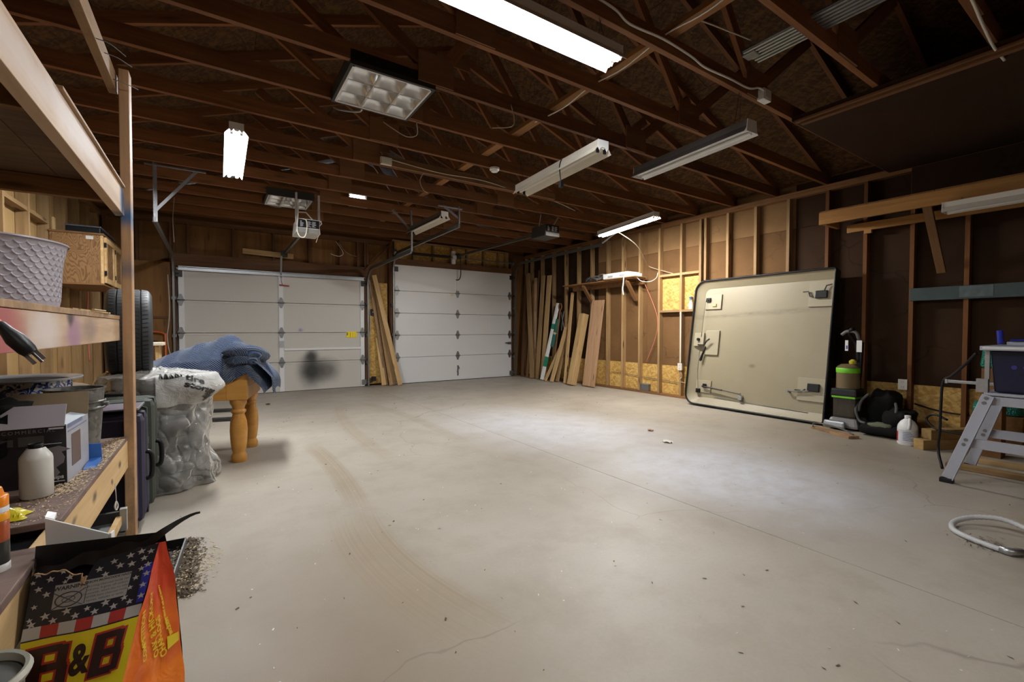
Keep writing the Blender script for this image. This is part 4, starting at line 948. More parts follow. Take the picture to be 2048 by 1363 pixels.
obj('lime_trim', sq(vx - .135, vx + .10, vy - .115, vy + .115, .352, .385, .0), lime, t, bevel=.008)
obj('upper_tank', B().lathe([(.115, .46), (.115, .66), (.11, .70), (.07, .73), (0, .735)], 20, (vx - .01, vy, 0), sx=1.0, sy=.95), plain('brown_tank', (.16, .115, .06), .25), t, smooth=True)
obj('lime_band', B().lathe([(.1165, .635), (.118, .64), (.118, .685), (.114, .69)], 20, (vx - .01, vy, 0), sy=.95), lime, t, smooth=True)
obj('yellow_knob', B().lathe([(0, .73), (.035, .735), (.036, .765), (.015, .785), (0, .786)], 14, (vx, vy - .04, 0)), plain('yellow_knob', (.45, .38, .03), .4), t, smooth=True)
obj('spine', B().bar((vx + .12, vy - .03, .1), (vx + .15, vy - .06, .98), .06, .05, up=(1, 0, 0)), M['black'], t, bevel=.01)
obj('handle_stem', B().tube(catmull([(vx + .13, vy - .05, .75), (vx + .12, vy - .03, .95), (vx + .05, vy + .02, 1.08), (vx + .02, vy - .03, 1.13)], 5), .022, n=9), M['black'], t, smooth='all')
obj('handle_grip', B().tube(catmull([(vx + .02, vy + .08, 1.06), (vx + .03, vy + .03, 1.10), (vx + .04, vy - .05, 1.09), (vx + .08, vy - .07, 1.0)], 5), .018, n=8), greyp, t, smooth='all')
tg = obj('care_tag', B().box((vx + .02, vy - .115, .87), (vx + .023, vy - .065, 1.0)).box((vx + .02, vy + .015, .88), (vx + .023, vy + .045, 1.0)), M['white'], t)
obj('tag_print', B().box((vx + .0185, vy + .02, .90), (vx + .0198, vy + .035, .94)), plain('tag_ink', (.08, .08, .35), .6), tg)
# black bag heap
t = thing('black_bag', 'black fabric bag with straps slumped between vacuum and white jug', 'bag', (6.1, 1.8, 0))
def pillow(c, d, seed, p=3.2, amp=.02):
    def f(u, v):
        a = (u - .5) * PI; bb_ = v * 2 * PI
        s = lambda w, e: math.copysign(abs(w) ** e, w)
        x = s(math.cos(a), 2 / p) * s(math.cos(bb_), 2 / p); y_ = s(math.cos(a), 2 / p) * s(math.sin(bb_), 2 / p); z = s(math.sin(a), 2 / p)
        q = V(x, y_, z); k = 1 + amp / max(d) * 4 * mnoise.noise(q * 2.2 + V(seed, seed * 2, 0))
        return (c[0] + x * d[0] / 2 * k, c[1] + y_ * d[1] / 2 * k, c[2] + z * d[2] / 2 * k)
    return f
obj('pouch', B().grid(pillow((6.13, 1.83, .245), (.30, .28, .42), 3), 14, 22, wrap=True), M['blackfab'], t, smooth='all')
obj('side_pouch', B().grid(pillow((5.98, 1.66, .15), (.34, .26, .27), 8), 12, 18, wrap=True), M['blackfab'], t, smooth='all')
obj('base_pad', B().grid(pillow((5.88, 1.755, .065), (.32, .40, .12), 11), 12, 18, wrap=True), M['blackfab'], t, smooth='all')
for k, pts in enumerate(([(5.98, 2.0, .33), (5.90, 2.02, .25), (5.88, 1.98, .13), (5.80, 1.9, .12)], [(6.0, 1.70, .34), (5.88, 1.66, .28), (5.84, 1.68, .14)], [(5.95, 1.92, .42), (5.90, 1.97, .34), (5.92, 2.0, .22)])):
    obj('strap', B().tube(catmull(pts, 6), .014, n=6), plain('grey_webbing', (.075, .07, .065), .8) if k == 0 else bpy.data.materials['grey_webbing'], t, smooth='all')
obj('green_lining', B().grid(pillow((5.80, 1.77, .115), (.12, .2, .06), 4), 8, 12, wrap=True), plain('green_lining', (.12, .13, .08), .8), t, smooth='all')
t = thing('floor_plank', 'pale flat offcut with a bent wire lying before the carpet cleaner', 'scrap wood', (5.75, 2.1, 0))
beam('plank', (5.69, 2.33, .015), (5.46, 1.88, .015), .12, .028, M['rack'], t)
obj('bent_wire', B().tube(catmull([(5.60, 2.32, .035), (5.66, 2.33, .06), (5.69, 2.25, .065), (5.60, 2.03, .055), (5.50, 1.90, .038)], 6), .008, n=6), M['steel'], t)
# jug
t = thing('white_jug', 'white plastic gallon jug with label beside the stacked timber blocks', 'jug', (5.62, 1.50, 0))
jx, jy = 5.63, 1.50
obj('body', B().lathe([(0, .001), (.072, .001), (.078, .012), (.078, .165), (.074, .19), (.055, .225), (.028, .25), (.02, .258), (0, .258)], 24, (jx, jy, 0)), M['white'], t, smooth=True)
obj('cap', B().lathe([(.024, .258), (.025, .26), (.025, .283), (.02, .285), (0, .285)], 18, (jx, jy, 0)), M['white'], t, smooth=True)
obj('handle', B().tube(catmull([(jx - .02, jy - .02, .255), (jx - .06, jy - .03, .235), (jx - .082, jy - .035, .20), (jx - .078, jy - .03, .165)], 5), .010, n=8), M['white'], t, smooth='all')
lb = obj('label', B().rings([[(jx + .0795 * math.cos(a), jy + .0795 * math.sin(a), z) for a in [math.radians(130 + 11 * k) for k in range(18)]] for z in (.03, .15)], cap=False), plain('jug_label', (.62, .63, .66), .5), t, recalc=False)
for k in range(6): obj('print', B().rings([[(jx + .0800 * math.cos(a), jy + .0800 * math.sin(a), z) for a in [math.radians(170 + 9 * q) for q in range(8 - k % 3)]] for z in (.05 + .015 * k, .055 + .015 * k)], cap=False), plain('label_ink', (.12, .16, .30), .5) if k == 0 else bpy.data.materials['label_ink'], lb, recalc=False)
obj('red_stripe', B().rings([[(jx + .0802 * math.cos(a), jy + .0802 * math.sin(a), z) for a in [math.radians(118 + 6 * q) for q in range(4)]] for z in (.035, .13)], cap=False), plain('label_red', (.42, .02, .03), .5), lb, recalc=False)
# timber blocks
dv = V(1, -.55, 0).normalized()
for lb, p, L_, z, w in (('sawn timber block lying on the floor beside the white jug', V(5.50, 1.385, 0), .55, 0, .095), ('sawn timber block stacked on top of the lower block by the jug', V(5.58, 1.35, 0), .50, .0925, .095)):
    q = p + dv * L_
    tag(beam('timber_block', (p.x, p.y, z + .0465), (q.x, q.y, z + .0465), w, .092, M['osbend'] if 'osbend' in M else M.setdefault('osbend', wood('block_timber', (.36, .22, .075), (.52, .35, .14), vary=.2)), bevel=.004), lb, 'timber block', 'sawn timber blocks by the jug')
# tool stand with saw
t = thing('saw_stand', 'grey steel saw stand with splayed bolted legs', 'tool stand', (4.7, .45, 0))
sg_ = plain('grey_stand_paint', (.40, .41, .46), .42, .1, var=.08)
def lg(a, b):
    bb = B(); m, L = frame(a, b, (1, 0, 0)); bb.M = m
    bb.box((-L / 2, -.034, -.004), (L / 2, .034, .004)).box((-L / 2, .028, -.030), (L / 2, .034, -.004))
    return obj('leg', bb, sg_, t, bevel=.003)
for X0, X1 in ((4.48, 4.56), (5.10, 5.02)):
    for ys in ((.96, .775), (-.06, .125)):
        lg((X0, ys[0], .03), (X1, ys[1], .655))
        obj('rubber_foot', B().cbox((X0, ys[0] + .004, .015), (.05, .075, .030)), M['black'], t, bevel=.004)
    f = lambda z: X0 + (X1 - X0) * (z - .03) / .625
    for z, hh, yy in ((.305, .066, .875), (.618, .062, .80)):
        obj('crossbar', B().box((f(z) + .005, .9 - yy, z - hh / 2), (f(z) + .011, yy, z + hh / 2)).box((f(z) + .011, .9 - yy, z + hh / 2 - .006), (f(z) + .04, yy, z + hh / 2)), sg_, t, bevel=.002)
    for z, yy in ((.29, .885), (.325, .875), (.60, .795), (.635, .785)):
        for y2 in (yy, .9 - yy): obj('bolt', B().cyl((f(z) - .008, y2, z), (f(z) + .004, y2, z), .012, n=10), M['steel'], t)
for yy in (.13, .77):
    obj('side_rail', B().box((4.57, yy - .004, .600), (5.01, yy + .004, .655)), sg_, t)
t = thing('table_saw', 'dark blue bench saw with grey top standing on the steel stand', 'saw', (4.8, .4, .66))
blue = plain('saw_blue', (.003, .0045, .028), .35, var=.1)
obj('base_frame', B().box((4.56, .08, .6565), (5.02, .80, .675)), sg_, t, bevel=.003)
obj('cabinet', B().hull8([(4.60, .10, .68), (5.0, .10, .68), (5.0, .755, .68), (4.60, .755, .68), (4.58, .06, .975), (5.02, .06, .975), (5.02, .775, .975), (4.58, .775, .975)]), blue, t, bevel=.01)
obj('table_top', B().box((4.50, .0, .976), (5.10, .815, 1.006)), sg_, t, bevel=.004)
obj('pale_lip', B().box((4.494, .0, .985), (4.4995, .80, 1.0)), M['lampwhite'], t)
obj('blade_guard', B().box((4.72, .55, 1.0065), (4.80, .72, 1.035)), sg_, t, bevel=.006)
obj('badge', B().cyl((4.584, .66, .86), (4.592, .66, .86), .015, n=12).box((4.584, .52, .853), (4.59, .62, .867)), plain('badge_blue', (.03, .03, .20), .4), t)
obj('corner_bracket', B().box((4.56, .78, .675), (4.61, .84, .77)).box((4.57, .776, .77), (4.60, .80, .97)), M['galv'], t)
obj('blue_clamp', B().cyl((4.70, .745, 1.02), (4.69, .75, 1.115), .017, n=10).cyl((4.70, .70, 1.045), (4.70, .60, 1.05), .006, n=6), plain('clear_blue', (.02, .035, .35), .2), t, smooth=True)
obj('extension_rail', B().box((4.86, .80, .700), (4.90, 1.055, .722)), M['galv'], t, bevel=.002)
obj('rail_end', B().box((4.855, 1.055, .695), (4.905, 1.07, .727)), M['galv'], t)
wire('black power cord hanging from the bench saw to the floor', [(4.66, .86, .95), (4.75, .94, .85), (4.85, 1.03, .755), (4.88, 1.085, .70), (4.88, 1.095, .5), (4.89, 1.10, .3), (4.90, 1.11, .15), (4.80, 1.06, .02)], .010, 'black', cat='cord', name='power_cord')
wire('black loop of cord on the timber blocks behind the stand', [(5.55, 1.20, .30), (5.6, 1.30, .33), (5.62, 1.36, .28), (5.58, 1.30, .21), (5.52, 1.20, .20), (5.50, 1.05, .195)], .010, 'black', cat='cord', name='power_cord')
tl = NT('teal_wrap'); tv = tl.coord(); tl.bump(tl.n('TexVoronoi', {'Vector': tv, 'Scale': 70.0}).outputs['Distance'], .8, .01)
tl = tl.set((.008, .17, .12), .22)
for lb, c, d in (('teal bubble-wrapped bundle behind the bench saw', (5.75, .95, .86), (.05, .16, .16)), ('teal bubble-wrapped bundle under the saw stand against the wall', (6.15, .98, .38), (.12, .34, .12))):
    t = thing('wrapped_bundle', lb, 'bundle', (c[0], c[1], c[2] - d[2] / 2), 'teal bubble-wrapped bundles')
    obj('wrap', B().grid(pillow(c, d, 2, 5, .008), 12, 16, wrap=True), tl, t, smooth='all')
    obj('band', B().cbox((c[0] - .002, c[1], c[2]), (d[0] + .006, .012, d[2] + .006)), M['cabletan'], t)
    if c[2] > .6: obj('carton_core', B().box((c[0] - .09, c[1] - .07, .002), (c[0] + .09, c[1] + .06, c[2] - d[2] / 2)), M['plyback'], t)
    else: obj('carton_core', B().box((c[0] - .1, c[1] - .17, .002), (c[0] + .12, c[1] + .17, c[2] - d[2] / 2)), M['plyback'], t)
for k, (lb, a, b_) in enumerate((('scrap board lying on the floor nearest behind the saw stand', (5.0, 1.08, .02), (5.05, -.1, .02)), ('pale scrap board lying farther behind the saw stand', (5.36, 1.0, .02), (5.40, -.1, .02)), ('scrap board leaning steeply on the wall behind the saw stand', (5.85, .62, .045), (6.30, .75, .75)))):
    tag(beam('scrap_board', a, b_, .09, .036, M['stud'] if k != 1 else M['lumber'], up=(0, 0, 1) if k < 2 else (0, 1, 0)), lb, 'board', 'scrap boards behind the saw stand')
# white flexible hose on the floor
hp = catmull([(3.62, .42, .04), (3.66, .55, .06), (3.62, .66, .045), (3.52, .72, .022), (3.40, .70, .016), (3.33, .63, .016), (3.29, .54, .016), (3.28, .50, .016)], 12)
t = thing('flexible_hose', 'whitish ribbed flexible hose curled on the floor', 'hose', (3.5, .6, 0))
obj('hose', B().tube(hp, [.0125 + .0025 * (i % 2) for i in range(len(hp))], n=9), plain('hose_grey', (.50, .50, .50), .5), t, smooth='all')
obj('end_fitting', B().tube([(3.28, .50, .018), (3.27, .47, .02), (3.31, .43, .022)], .019, n=9), M['galv'], t, smooth='all')
hp = catmull([(2.70, .10, .04), (2.66, .20, .03), (2.69, .27, .02), (2.76, .30, .016), (2.9, .27, .016)], 10)
t = thing('flexible_hose', 'cream hose end curling in at the lower edge of the floor', 'hose', (2.7, .2, 0))
obj('hose', B().tube(hp, .013, n=9), M['cable'], t, smooth='all')
obj('sleeve', B().tube(hp[:6], .0155, n=9), M['cable'], t, smooth='all')
t = thing('cardboard_box', 'plain tan cardboard box corner at the edge of the floor by the hose', 'box', (4.1, .42, 0))
obj('carton', B().box((3.80, .05, .002), (4.30, .47, .20)), plain('kraft_card', (.48, .33, .18), .8), t, bevel=.004)
obj('tape', B().box((3.79, .24, .05), (4.31, .28, .202)), M['cabletan'], t)

# ================================================================== LEFT: PINE TABLE, BLANKET, BAGGED TYRES
TZ = .80
ang = math.radians(102)       # direction along the table's short end, from front leg to rear leg
ey = V(math.cos(math.radians(77)), math.sin(math.radians(77)), 0); ex = V(ey.y, -ey.x, 0)     # ex points to the right end
O = V(.165, 4.455, 0)
TM = Matrix((ex, ey, V(0, 0, 1))).transposed().to_4x4(); TM.translation = O
t = tag(bpy.data.objects.new('butcher_block_table', None), 'honey pine butcher-block table on fat turned legs', 'table'); reg(t, None, TM)
def tl_(nm, b, mat='pine', **k): b.M = Matrix(); return obj(nm, b, M[mat], t, M=TM, **k)
LP = [(0, .0), (.052, .0), (.060, .012), (.060, .05), (.050, .072), (.047, .085), (.054, .10), (.062, .17), (.067, .27), (.062, .34), (.047, .395), (.044, .41), (.057, .425), (.058, .437), (.045, .45), (.050, .475), (.064, .50), (.066, .532)]
for lx, ly in ((0, 0), (0, .52), (-.80, 0), (-.80, .52)):
    tl_('leg', B().lathe(LP, 20, (lx, ly, 0)), smooth=.9)
for k in range(6):
    tl_('block', B().box((-.87, -.07 + .1107 * k, .64), (.075, -.07 + .1107 * (k + 1) - .0012, TZ)), bevel=.003)
tl_('apron', B().box((-.87, -.07, .532), (.075, -.035, .6395)), bevel=.004)
tl_('apron', B().box((-.87, .56, .532), (.075, .594, .6395)), bevel=.004)
tl_('apron', B().box((.045, -.0345, .532), (.075, .5595, .6395)), bevel=.004)
tl_('apron', B().box((-.87, -.0345, .532), (-.84, .5595, .6395)), bevel=.004)
tl_('corner_post', B().box((-.075, -.074, .533), (.079, .0, .70)), bevel=.006)
# quilted moving blanket
def quilt():
    q = NT('quilted_blue'); v = q.coord(rnd=False)
    sep = q.n('SeparateXYZ', {0: v}).outputs
    a = q.math('PINGPONG', q.math('MULTIPLY', sep[0], 1.0), .09)
    s = q.math('SINE', q.math('MULTIPLY', q.math('ADD', q.math('ADD', sep[1], sep[2]), a), 300.0), 0)
    n = q.noise(v, 40, 3)
    q.bump(q.math('ADD', s, q.math('MULTIPLY', n, .3)), 1.0, .012)
    col = q.mix(q.n('MapRange', {0: s, 1: -1, 2: 0.2, 3: 1.0, 4: 0.0}).outputs[0], (.036, .082, .195), (.010, .024, .065))
    return q.set(col, .9, **{'Sheen Weight': .25})
t = tag(bpy.data.objects.new('moving_blanket', None), 'crumpled blue quilted moving blanket heaped on the pine table', 'blanket'); reg(t, None, TM)
MB_ = quilt()
def sm(x): x = max(0, min(1, x)); return x * x * (3 - 2 * x)
def drape(u, v):
    # u: left to right along the table, v: front hang to back
    x = -.72 + 1.02 * u; y_ = -.20 + .82 * v
    z = TZ + .006
    mound = .17 * math.exp(-((x + .30) / .24) ** 2 - ((y_ - .22) / .26) ** 2) + .20 * math.exp(-((x + .06) / .15) ** 2 - ((y_ - .20) / .22) ** 2) + .05 * math.exp(-((x + .55) / .16) ** 2 - ((y_ - .25) / .25) ** 2)
    f = mnoise.noise(V(x * 4.5, y_ * 4.5, 3.1)) * .035 + mnoise.noise(V(x * 11, y_ * 9, 7)) * .012
    z += mound + max(-.001, f)
    X, Y, Z = x, y_, z
    # front hang: a pointed flap near x = -.12
    edge = -.075
    if Y < edge:
        d = edge - Y; lim = .16 * max(0, 1 - abs(x + .13) / .26)
        d = min(d, lim + .02)
        Y = edge - .012 - .02 * sm(d / .05) - .008 * math.sin(x * 22); Z = TZ + .008 + (z - TZ) * .15 - d * 1.0
    if X > .085:
        d = X - .085
        X = .085 + .03 + .02 * math.sin(Y * 14) + .11 * sm(d / .2); Z = min(Z, TZ + .02 + (z - TZ) * .4) - d * .95 + .03 * math.sin(Y * 9)
    return (X, Y, Z)
obj('sheet', B().grid(drape, 70, 56), MB_, t, M=TM, smooth='all')
def fold(path, rad, nz=3.0, amp=.25, n=16, flat=.7, seed=0):
    P = catmull(path, 8); k = len(P) - 1
    def f(u, v):
        i = min(k, int(round(u * k))); p = P[i]; tg = (P[min(i + 1, k)] - P[max(i - 1, 0)]).normalized()
        s = tg.cross(V(0, 0, 1)).normalized(); w = s.cross(tg)
        r = rad[0] + (rad[1] - rad[0]) * u; r *= min(1, .25 + 3.2 * u, .25 + 3.2 * (1 - u))
        a = v * 2 * PI
        q = 1 + amp * mnoise.noise(V(math.cos(a) * 1.3 + seed, math.sin(a) * 1.3, u * nz))
        return p + s * (r * math.cos(a) * q) + w * (r * flat * math.sin(a) * q)
    return B().grid(f, k, n, wrap=True)
obj('rolled_fold', fold([(-.10, -.02, .93), (.0, -.05, .945), (.08, .02, .93), (.13, .16, .89), (.14, .30, .84)], (.10, .085), seed=2), MB_, t, M=TM, smooth='all')
obj('inner_roll', fold([(-.08, -.06, .86), (.02, -.085, .87), (.10, -.04, .865), (.15, .10, .83)], (.06, .05), seed=5), MB_, t, M=TM, smooth='all')
obj('hanging_corner', B().grid(lambda u, v: (.10 + .17 * sm(u * 1.2) + .015 * math.sin(v * 9) + .02 * mnoise.noise(V(u * 3, v * 3, 1)), -.10 + .42 * v + .05 * u, .90 - .10 * u * u - .22 * u + .02 * math.sin(v * 7 + u * 3)), 22, 22), MB_, t, M=TM, smooth='all')
# dark rails on the floor behind the table
for lb, yy in (('dark steel rail lying on the floor behind the table, nearer one', 6.50), ('dark steel rail lying on the floor behind the table, farther one', 7.24)):
    tag(beam('floor_rail', (-.9, yy + .30, .02), (.32, yy - .02, .02), .10, .036, M['dksteel']), lb, 'rail', 'dark rails on the floor behind the table')
# tyres
TC = V(-.345, 4.12, 0)
def tyre(b, c, axis, R, wdt, n=40, squash=0):
    ax = V(axis).normalized(); u = V(0, 0, 1) if abs(ax.z) < .9 else V(1, 0, 0); w = ax.cross(u).normalized(); u = w.cross(ax)
    prof = [(-.40, .62), (-.5, .72), (-.5, .86), (-.45, .95), (-.40, .985), (-.27, .997), (-.262, .972), (-.235, .972), (-.228, 1.0), (-.02, 1.003), (-.014, .975), (.014, .975), (.02, 1.003), (.228, 1.0), (.235, .972), (.262, .972), (.27, .997), (.40, .985), (.45, .95), (.5, .86), (.5, .72), (.40, .62)]
    rs = []
    for p, r in prof:
        rs.append([V(c) + ax * (p * wdt) + (u * math.cos(2 * PI * i / n) + w * math.sin(2 * PI * i / n)) * (r * R) for i in range(n)])
    b.rings(rs, cap=False, closed=True)
    return b
def sipes(c, axis, R, wdt, n=64):
    ax = V(axis).normalized(); u = V(0, 0, 1); w = ax.cross(u).normalized(); b = B()
    for i in range(n):
        a = 2 * PI * i / n
        for p0, p1, sk in ((-.40, -.275, .02), (-.222, -.03, -.03), (.03, .222, .03), (.275, .40, -.02)):
            r = R * 1.0035
            P = lambda p, aa, rr: V(c) + ax * (p * wdt) + (u * math.cos(aa) + w * math.sin(aa)) * rr
            b.quad(P(p0, a, r), P(p1, a + sk, r), P(p1, a + sk + .018, r), P(p0, a + .018, r))
    return b
STK = .775
t = thing('tyre', 'wide black car tyre standing upright on the plastic-bagged stack', 'tyre', (-.495, 4.14, STK + .02), 'car tyres')
TR = .30; tc = (-.495, 4.14, STK + .03 + TR)
obj('casing', tyre(B(), tc, (1, .10, 0), TR, .25), M['rubber'], t, smooth=.6)
obj('sipe_cuts', sipes(tc, (1, .10, 0), TR, .25), plain('sipe_dark', (.006, .006, .006), .8), t, recalc=False)
obj('rim', B().lathe([(.12, -.09), (.195, -.10), (.20, -.06), (.20, .06), (.195, .10), (.12, .09)], 24), M['steel'], t, M=Matrix.Translation(tc) @ Matrix.Rotation(PI / 2, 4, 'Y'), smooth=True)
for k, nm in enumerate(('lowest', 'middle', 'topmost')):
    t = thing('tyre', f'black tyre lying flat inside the plastic bag, {nm} of the stack', 'tyre', (TC.x, TC.y, .0), 'car tyres')
    obj('casing', tyre(B(), (TC.x, TC.y, .132 + .256 * k), (0, 0, 1), .285, .25), M['rubber'], t, smooth=.6)
    obj('rim', B().lathe([(.10, -.10), (.19, -.11), (.195, -.05), (.195, .05), (.19, .11), (.10, .10)], 24, (TC.x, TC.y, .132 + .256 * k)), M['galv'], t, smooth=True)
def film():
    q = NT('clear_plastic_film'); v = q.coord(rnd=False)
    n = q.noise(v, 9, 5, .65, .8); w = q.n('TexVoronoi', {'Vector': q.n('VectorMath', {0: v, 1: q.n('VectorMath', {0: q.n('TexNoise', {'Vector': v, 'Scale': 5.0}).outputs['Color'], 1: (.25, .25, .25)}, operation='MULTIPLY').outputs[0]}, operation='ADD').outputs[0], 'Scale': 7.0}, feature='DISTANCE_TO_EDGE').outputs['Distance']
    q.bump(q.math('ADD', q.math('MULTIPLY', n, .6), q.math('MULTIPLY', q.math('MINIMUM', w, .12), 3.0)), .9, .02)
    q.set((.74, .72, .68), .10, **{'Specular IOR Level': 1.0})
    mx = q.n('MixShader'); tr_ = q.n('BsdfTransparent', {0: (.96, .95, .93, 1)})
    fr = q.n('Fresnel', {0: 1.5, 1: [l for l in q.t.links if l.to_node == q.p and l.to_socket.name == 'Normal'][0].from_socket}).outputs[0]
    fac = q.n('MapRange', {0: q.noise(v, 6, 4, .6), 1: .35, 2: .72, 3: .06, 4: .34}).outputs[0]
    fac = q.math('ADD', fac, q.math('MULTIPLY', fr, 1.9), True)
    q.t.links.new(fac, mx.inputs[0]); q.t.links.new(tr_.outputs[0], mx.inputs[1]); q.t.links.new(q.p.outputs[0], mx.inputs[2])
    q.t.links.new(mx.outputs[0], q.t.nodes['Material Output'].inputs[0])
    return q.mat
M['film'] = film()
t = thing('tyre_bag', 'crumpled clear plastic tyre bag with black print over the tyre stack', 'plastic bag', (TC.x, TC.y, 0))
def bagf(u, v):
    a = v * 2 * PI; z = .80 * (1 - u)
    r = .312 + (.05 + .03 * math.sin(a * 9 + z * 6)) * sm((.30 - z) / .28) * (.5 + .5 * math.cos(a - 5.9)) + .04 * sm((z - .55) / .15) * sm((.80 - z) / .10) - .02 * sm((.12 - z) / .12) + .035 * mnoise.noise(V(math.cos(a) * 2.4, math.sin(a) * 2.4, z * 5)) + .02 * mnoise.noise(V(math.cos(a) * 6, math.sin(a) * 6, z * 12 + 3))
    fl_ = sm((z - .60) / .12) * math.exp(-((a - 5.6) / .6) ** 2) * .10
    r += abs(fl_)
    return (TC.x + r * math.cos(a), TC.y + r * math.sin(a), max(.004, z + .02 * mnoise.noise(V(math.cos(a) * 3, math.sin(a) * 3, 9))))
obj('bag_side', B().grid(bagf, 40, 90, wrap=True), M['film'], t, smooth='all')
def bagtop(u, v):
    a = v * 2 * PI; e = V(bagf(0, v)); rr = u
    z = e.z + (.045 * (1 - u) + .02 * mnoise.noise(V(rr * math.cos(a) * 5, rr * math.sin(a) * 5, 2)) * (1 - u ** 4))
    return (TC.x + (e.x - TC.x) * rr, TC.y + (e.y - TC.y) * rr, min(z, STK + .018) if False else z)
wq = NT('white_printed_film'); wv_ = wq.coord(rnd=False); wq.bump(wq.noise(wv_, 11, 5, .65, .9), 1.0, .02); wf_ = wq.set(wq.mix(wq.noise(wv_, 8, 4), (.40, .385, .35), (.72, .71, .69)), .15, Alpha=.80)
obj('bag_top', B().grid(lambda u, v: bagtop(.04 + .96 * u, v), 14, 90, wrap=True), M['film'], t, smooth='all')
def flap(x, y_):     # local panel facing the viewer on the bag's shoulder
    a = 5.10 + x * 2.1; z = .70 + y_ * .85
    p = V(bagf((.80 - min(z, .799)) / .80, (a / (2 * PI)) % 1))
    c = V(TC.x, TC.y, p.z); d = (p - c).normalized()
    if z > .799: return V(p.x, p.y, .80) - d * (z - .799) * .9 + V(0, 0, .012 + (z - .799) * .25)
    return p + d * (.014 + .004 * math.sin(x * 30))
obj('white_panel', B().grid(lambda u, v: flap(-.16 + .50 * u, -.12 + .26 * v), 26, 14), wf_, t, smooth='all')
ink = plain('black_print', (.015, .015, .015), .5)
for s_, dx, dy in (('tire', .10, .085), ('storage', .13, .015), ('bag', .22, -.05)):
    text('print', s_, .085, ink, t, None, fn=lambda c, dx=dx, dy=dy: (lambda p: p + (p - V(TC.x, TC.y, p.z)).normalized() * .004 + V(0, 0, .002))(flap(dx + c.x * .8 + c.y * .25, dy + c.y * .75 - c.x * .25)), bold=.003)
obj('print_arrow', B().grid(lambda u, v: V(flap(-.13 + .16 * u, .10 + .03 * v * (1 + math.sin(u * 25)))) + V(0, -.003, .004), 16, 2), ink, t)
# ================================================================== LEFT RACK
t = thing('storage_rack', 'tall homemade timber storage rack with blue overspray on its post', 'rack', (-.8, 2.2, 0))
RKX = -.40
def postwood():
    q = NT('post_timber'); v = q.coord((1.4, 20, 20)); p = q.coord(rnd=False)
    g = q.noise(v, 1, 6, .6, .6)
    col = q.ramp(g, [(.32, (.36, .19, .085)), (.68, (.52, .31, .155))])
    d = q.noise(q.coord((5, 7, 7)), 1.0, 5, .7)
    sx = q.n('SeparateXYZ', {0: p}).outputs[0]      # local x = height - 1.235
    low = q.n('MapRange', {0: sx, 1: .15, 2: -.9, 3: .10, 4: .55}).outputs[0]
    col = q.mix(q.math('MULTIPLY', q.n('MapRange', {0: d, 1: .40, 2: .66}).outputs[0], low), col, (.075, .045, .03))
    def band(c, w, a, cc, col):
        m = q.n('MapRange', {0: q.math('ABSOLUTE', q.math('SUBTRACT', q.math('ADD', sx, q.math('MULTIPLY', q.noise(p, 7, 4), .08)), c + .04), 0), 1: 0, 2: w, 3: a, 4: 0}, interpolation_type='SMOOTHSTEP').outputs[0]
        return q.mix(m, col, cc)
    col = band(1.715 - 1.235, .10, .95, (.018, .085, .19), col)
    col = band(1.44 - 1.235, .09, .55, (.03, .06, .12), col)
    return q.set(col, .7)
M['post'] = postwood()
beam('post', (-.383, 3.125, 0.0), (-.372, 3.125, 2.47), .089, .042, M['post'], t, up=(1, 0, 0), bevel=.004)
beam('post', (-1.30, 3.125, 0.0), (-1.30, 3.125, 2.47), .089, .042, M['rack'], t, up=(1, 0, 0))
beam('post', (-.42, .02, 0.0), (-.42, .02, 2.47), .089, .042, M['rack'], t, up=(1, 0, 0))
beam('top_rail', (-.425, 3.17, 2.41), (-.425, .0, 2.41), .038, .089, M['rack'], t, bevel=.003)
def railwood(nm, blobs, base=((.40, .25, .15), (.56, .40, .26))):
    q = NT(nm); v = q.coord((1.4, 20, 20)); p = q.coord(rnd=False)
    g = q.noise(v, 1, 6, .6, .5); col = q.ramp(g, [(.3, base[0]), (.7, base[1])])
    w = q.n('VectorMath', {0: p, 1: q.n('VectorMath', {0: q.n('TexNoise', {'Vector': p, 'Scale': 9.0, 'Detail': 4.0}).outputs['Color'], 1: (.08, .0, .05)}, operation='MULTIPLY').outputs[0]}, operation='ADD').outputs[0]
    for x, z, rx, rz, c, a in blobs:
        k = q.n('Mapping', {0: w, 1: (x + .04, 0, z + .025), 3: (rx, 1, rz)}, vector_type='TEXTURE').outputs[0]
        k = q.n('VectorMath', {0: q.n('VectorMath', {0: k, 1: (1, 0, 1)}, operation='MULTIPLY').outputs[0]}, operation='LENGTH').outputs['Value']
        col = q.mix(q.n('MapRange', {0: k, 1: 1.0, 2: .2, 3: 0, 4: a}, interpolation_type='SMOOTHSTEP').outputs[0], col, c)
    return q.set(col, .7)
# local x of a rail runs from the post toward the viewer
M['beamdust'] = railwood('dusty_beam', [(-.55, .02, .6, .08, (.62, .54, .50), .75), (.1, .0, .5, .07, (.58, .50, .46), .6), (-1.48, .0, .10, .14, (.02, .09, .20), .9)])
M['railpaint'] = railwood('oversprayed_rail', [(.05, .0, .28, .2, (.36, .07, .075), .9), (-.30, .0, .22, .12, (.66, .58, .55), .75), (-.62, -.01, .16, .10, (.30, .14, .26), .75), (-.86, .0, .2, .07, (.20, .13, .12), .65), (-.58, .05, .07, .05, (.03, .02, .02), .9)])
bm_ = beam('shelf_beam', (-.40, 3.10, 1.78), (-.40, .0, 1.78), .038, .135, M['beamdust'], t, bevel=.003)
beam('shelf_beam', (-1.33, 3.10, 1.78), (-1.33, .0, 1.78), .038, .135, M['rack'], t)
LS = wood('dark_shelf_board', (.10, .055, .03), (.19, .11, .06), vary=.2)
for k in range(5): obj('upper_board', B().box((-1.39 + .196 * k, -.1, 1.85), (-1.39 + .196 * (k + 1) - .003, 3.08, 1.868)), LS, t)
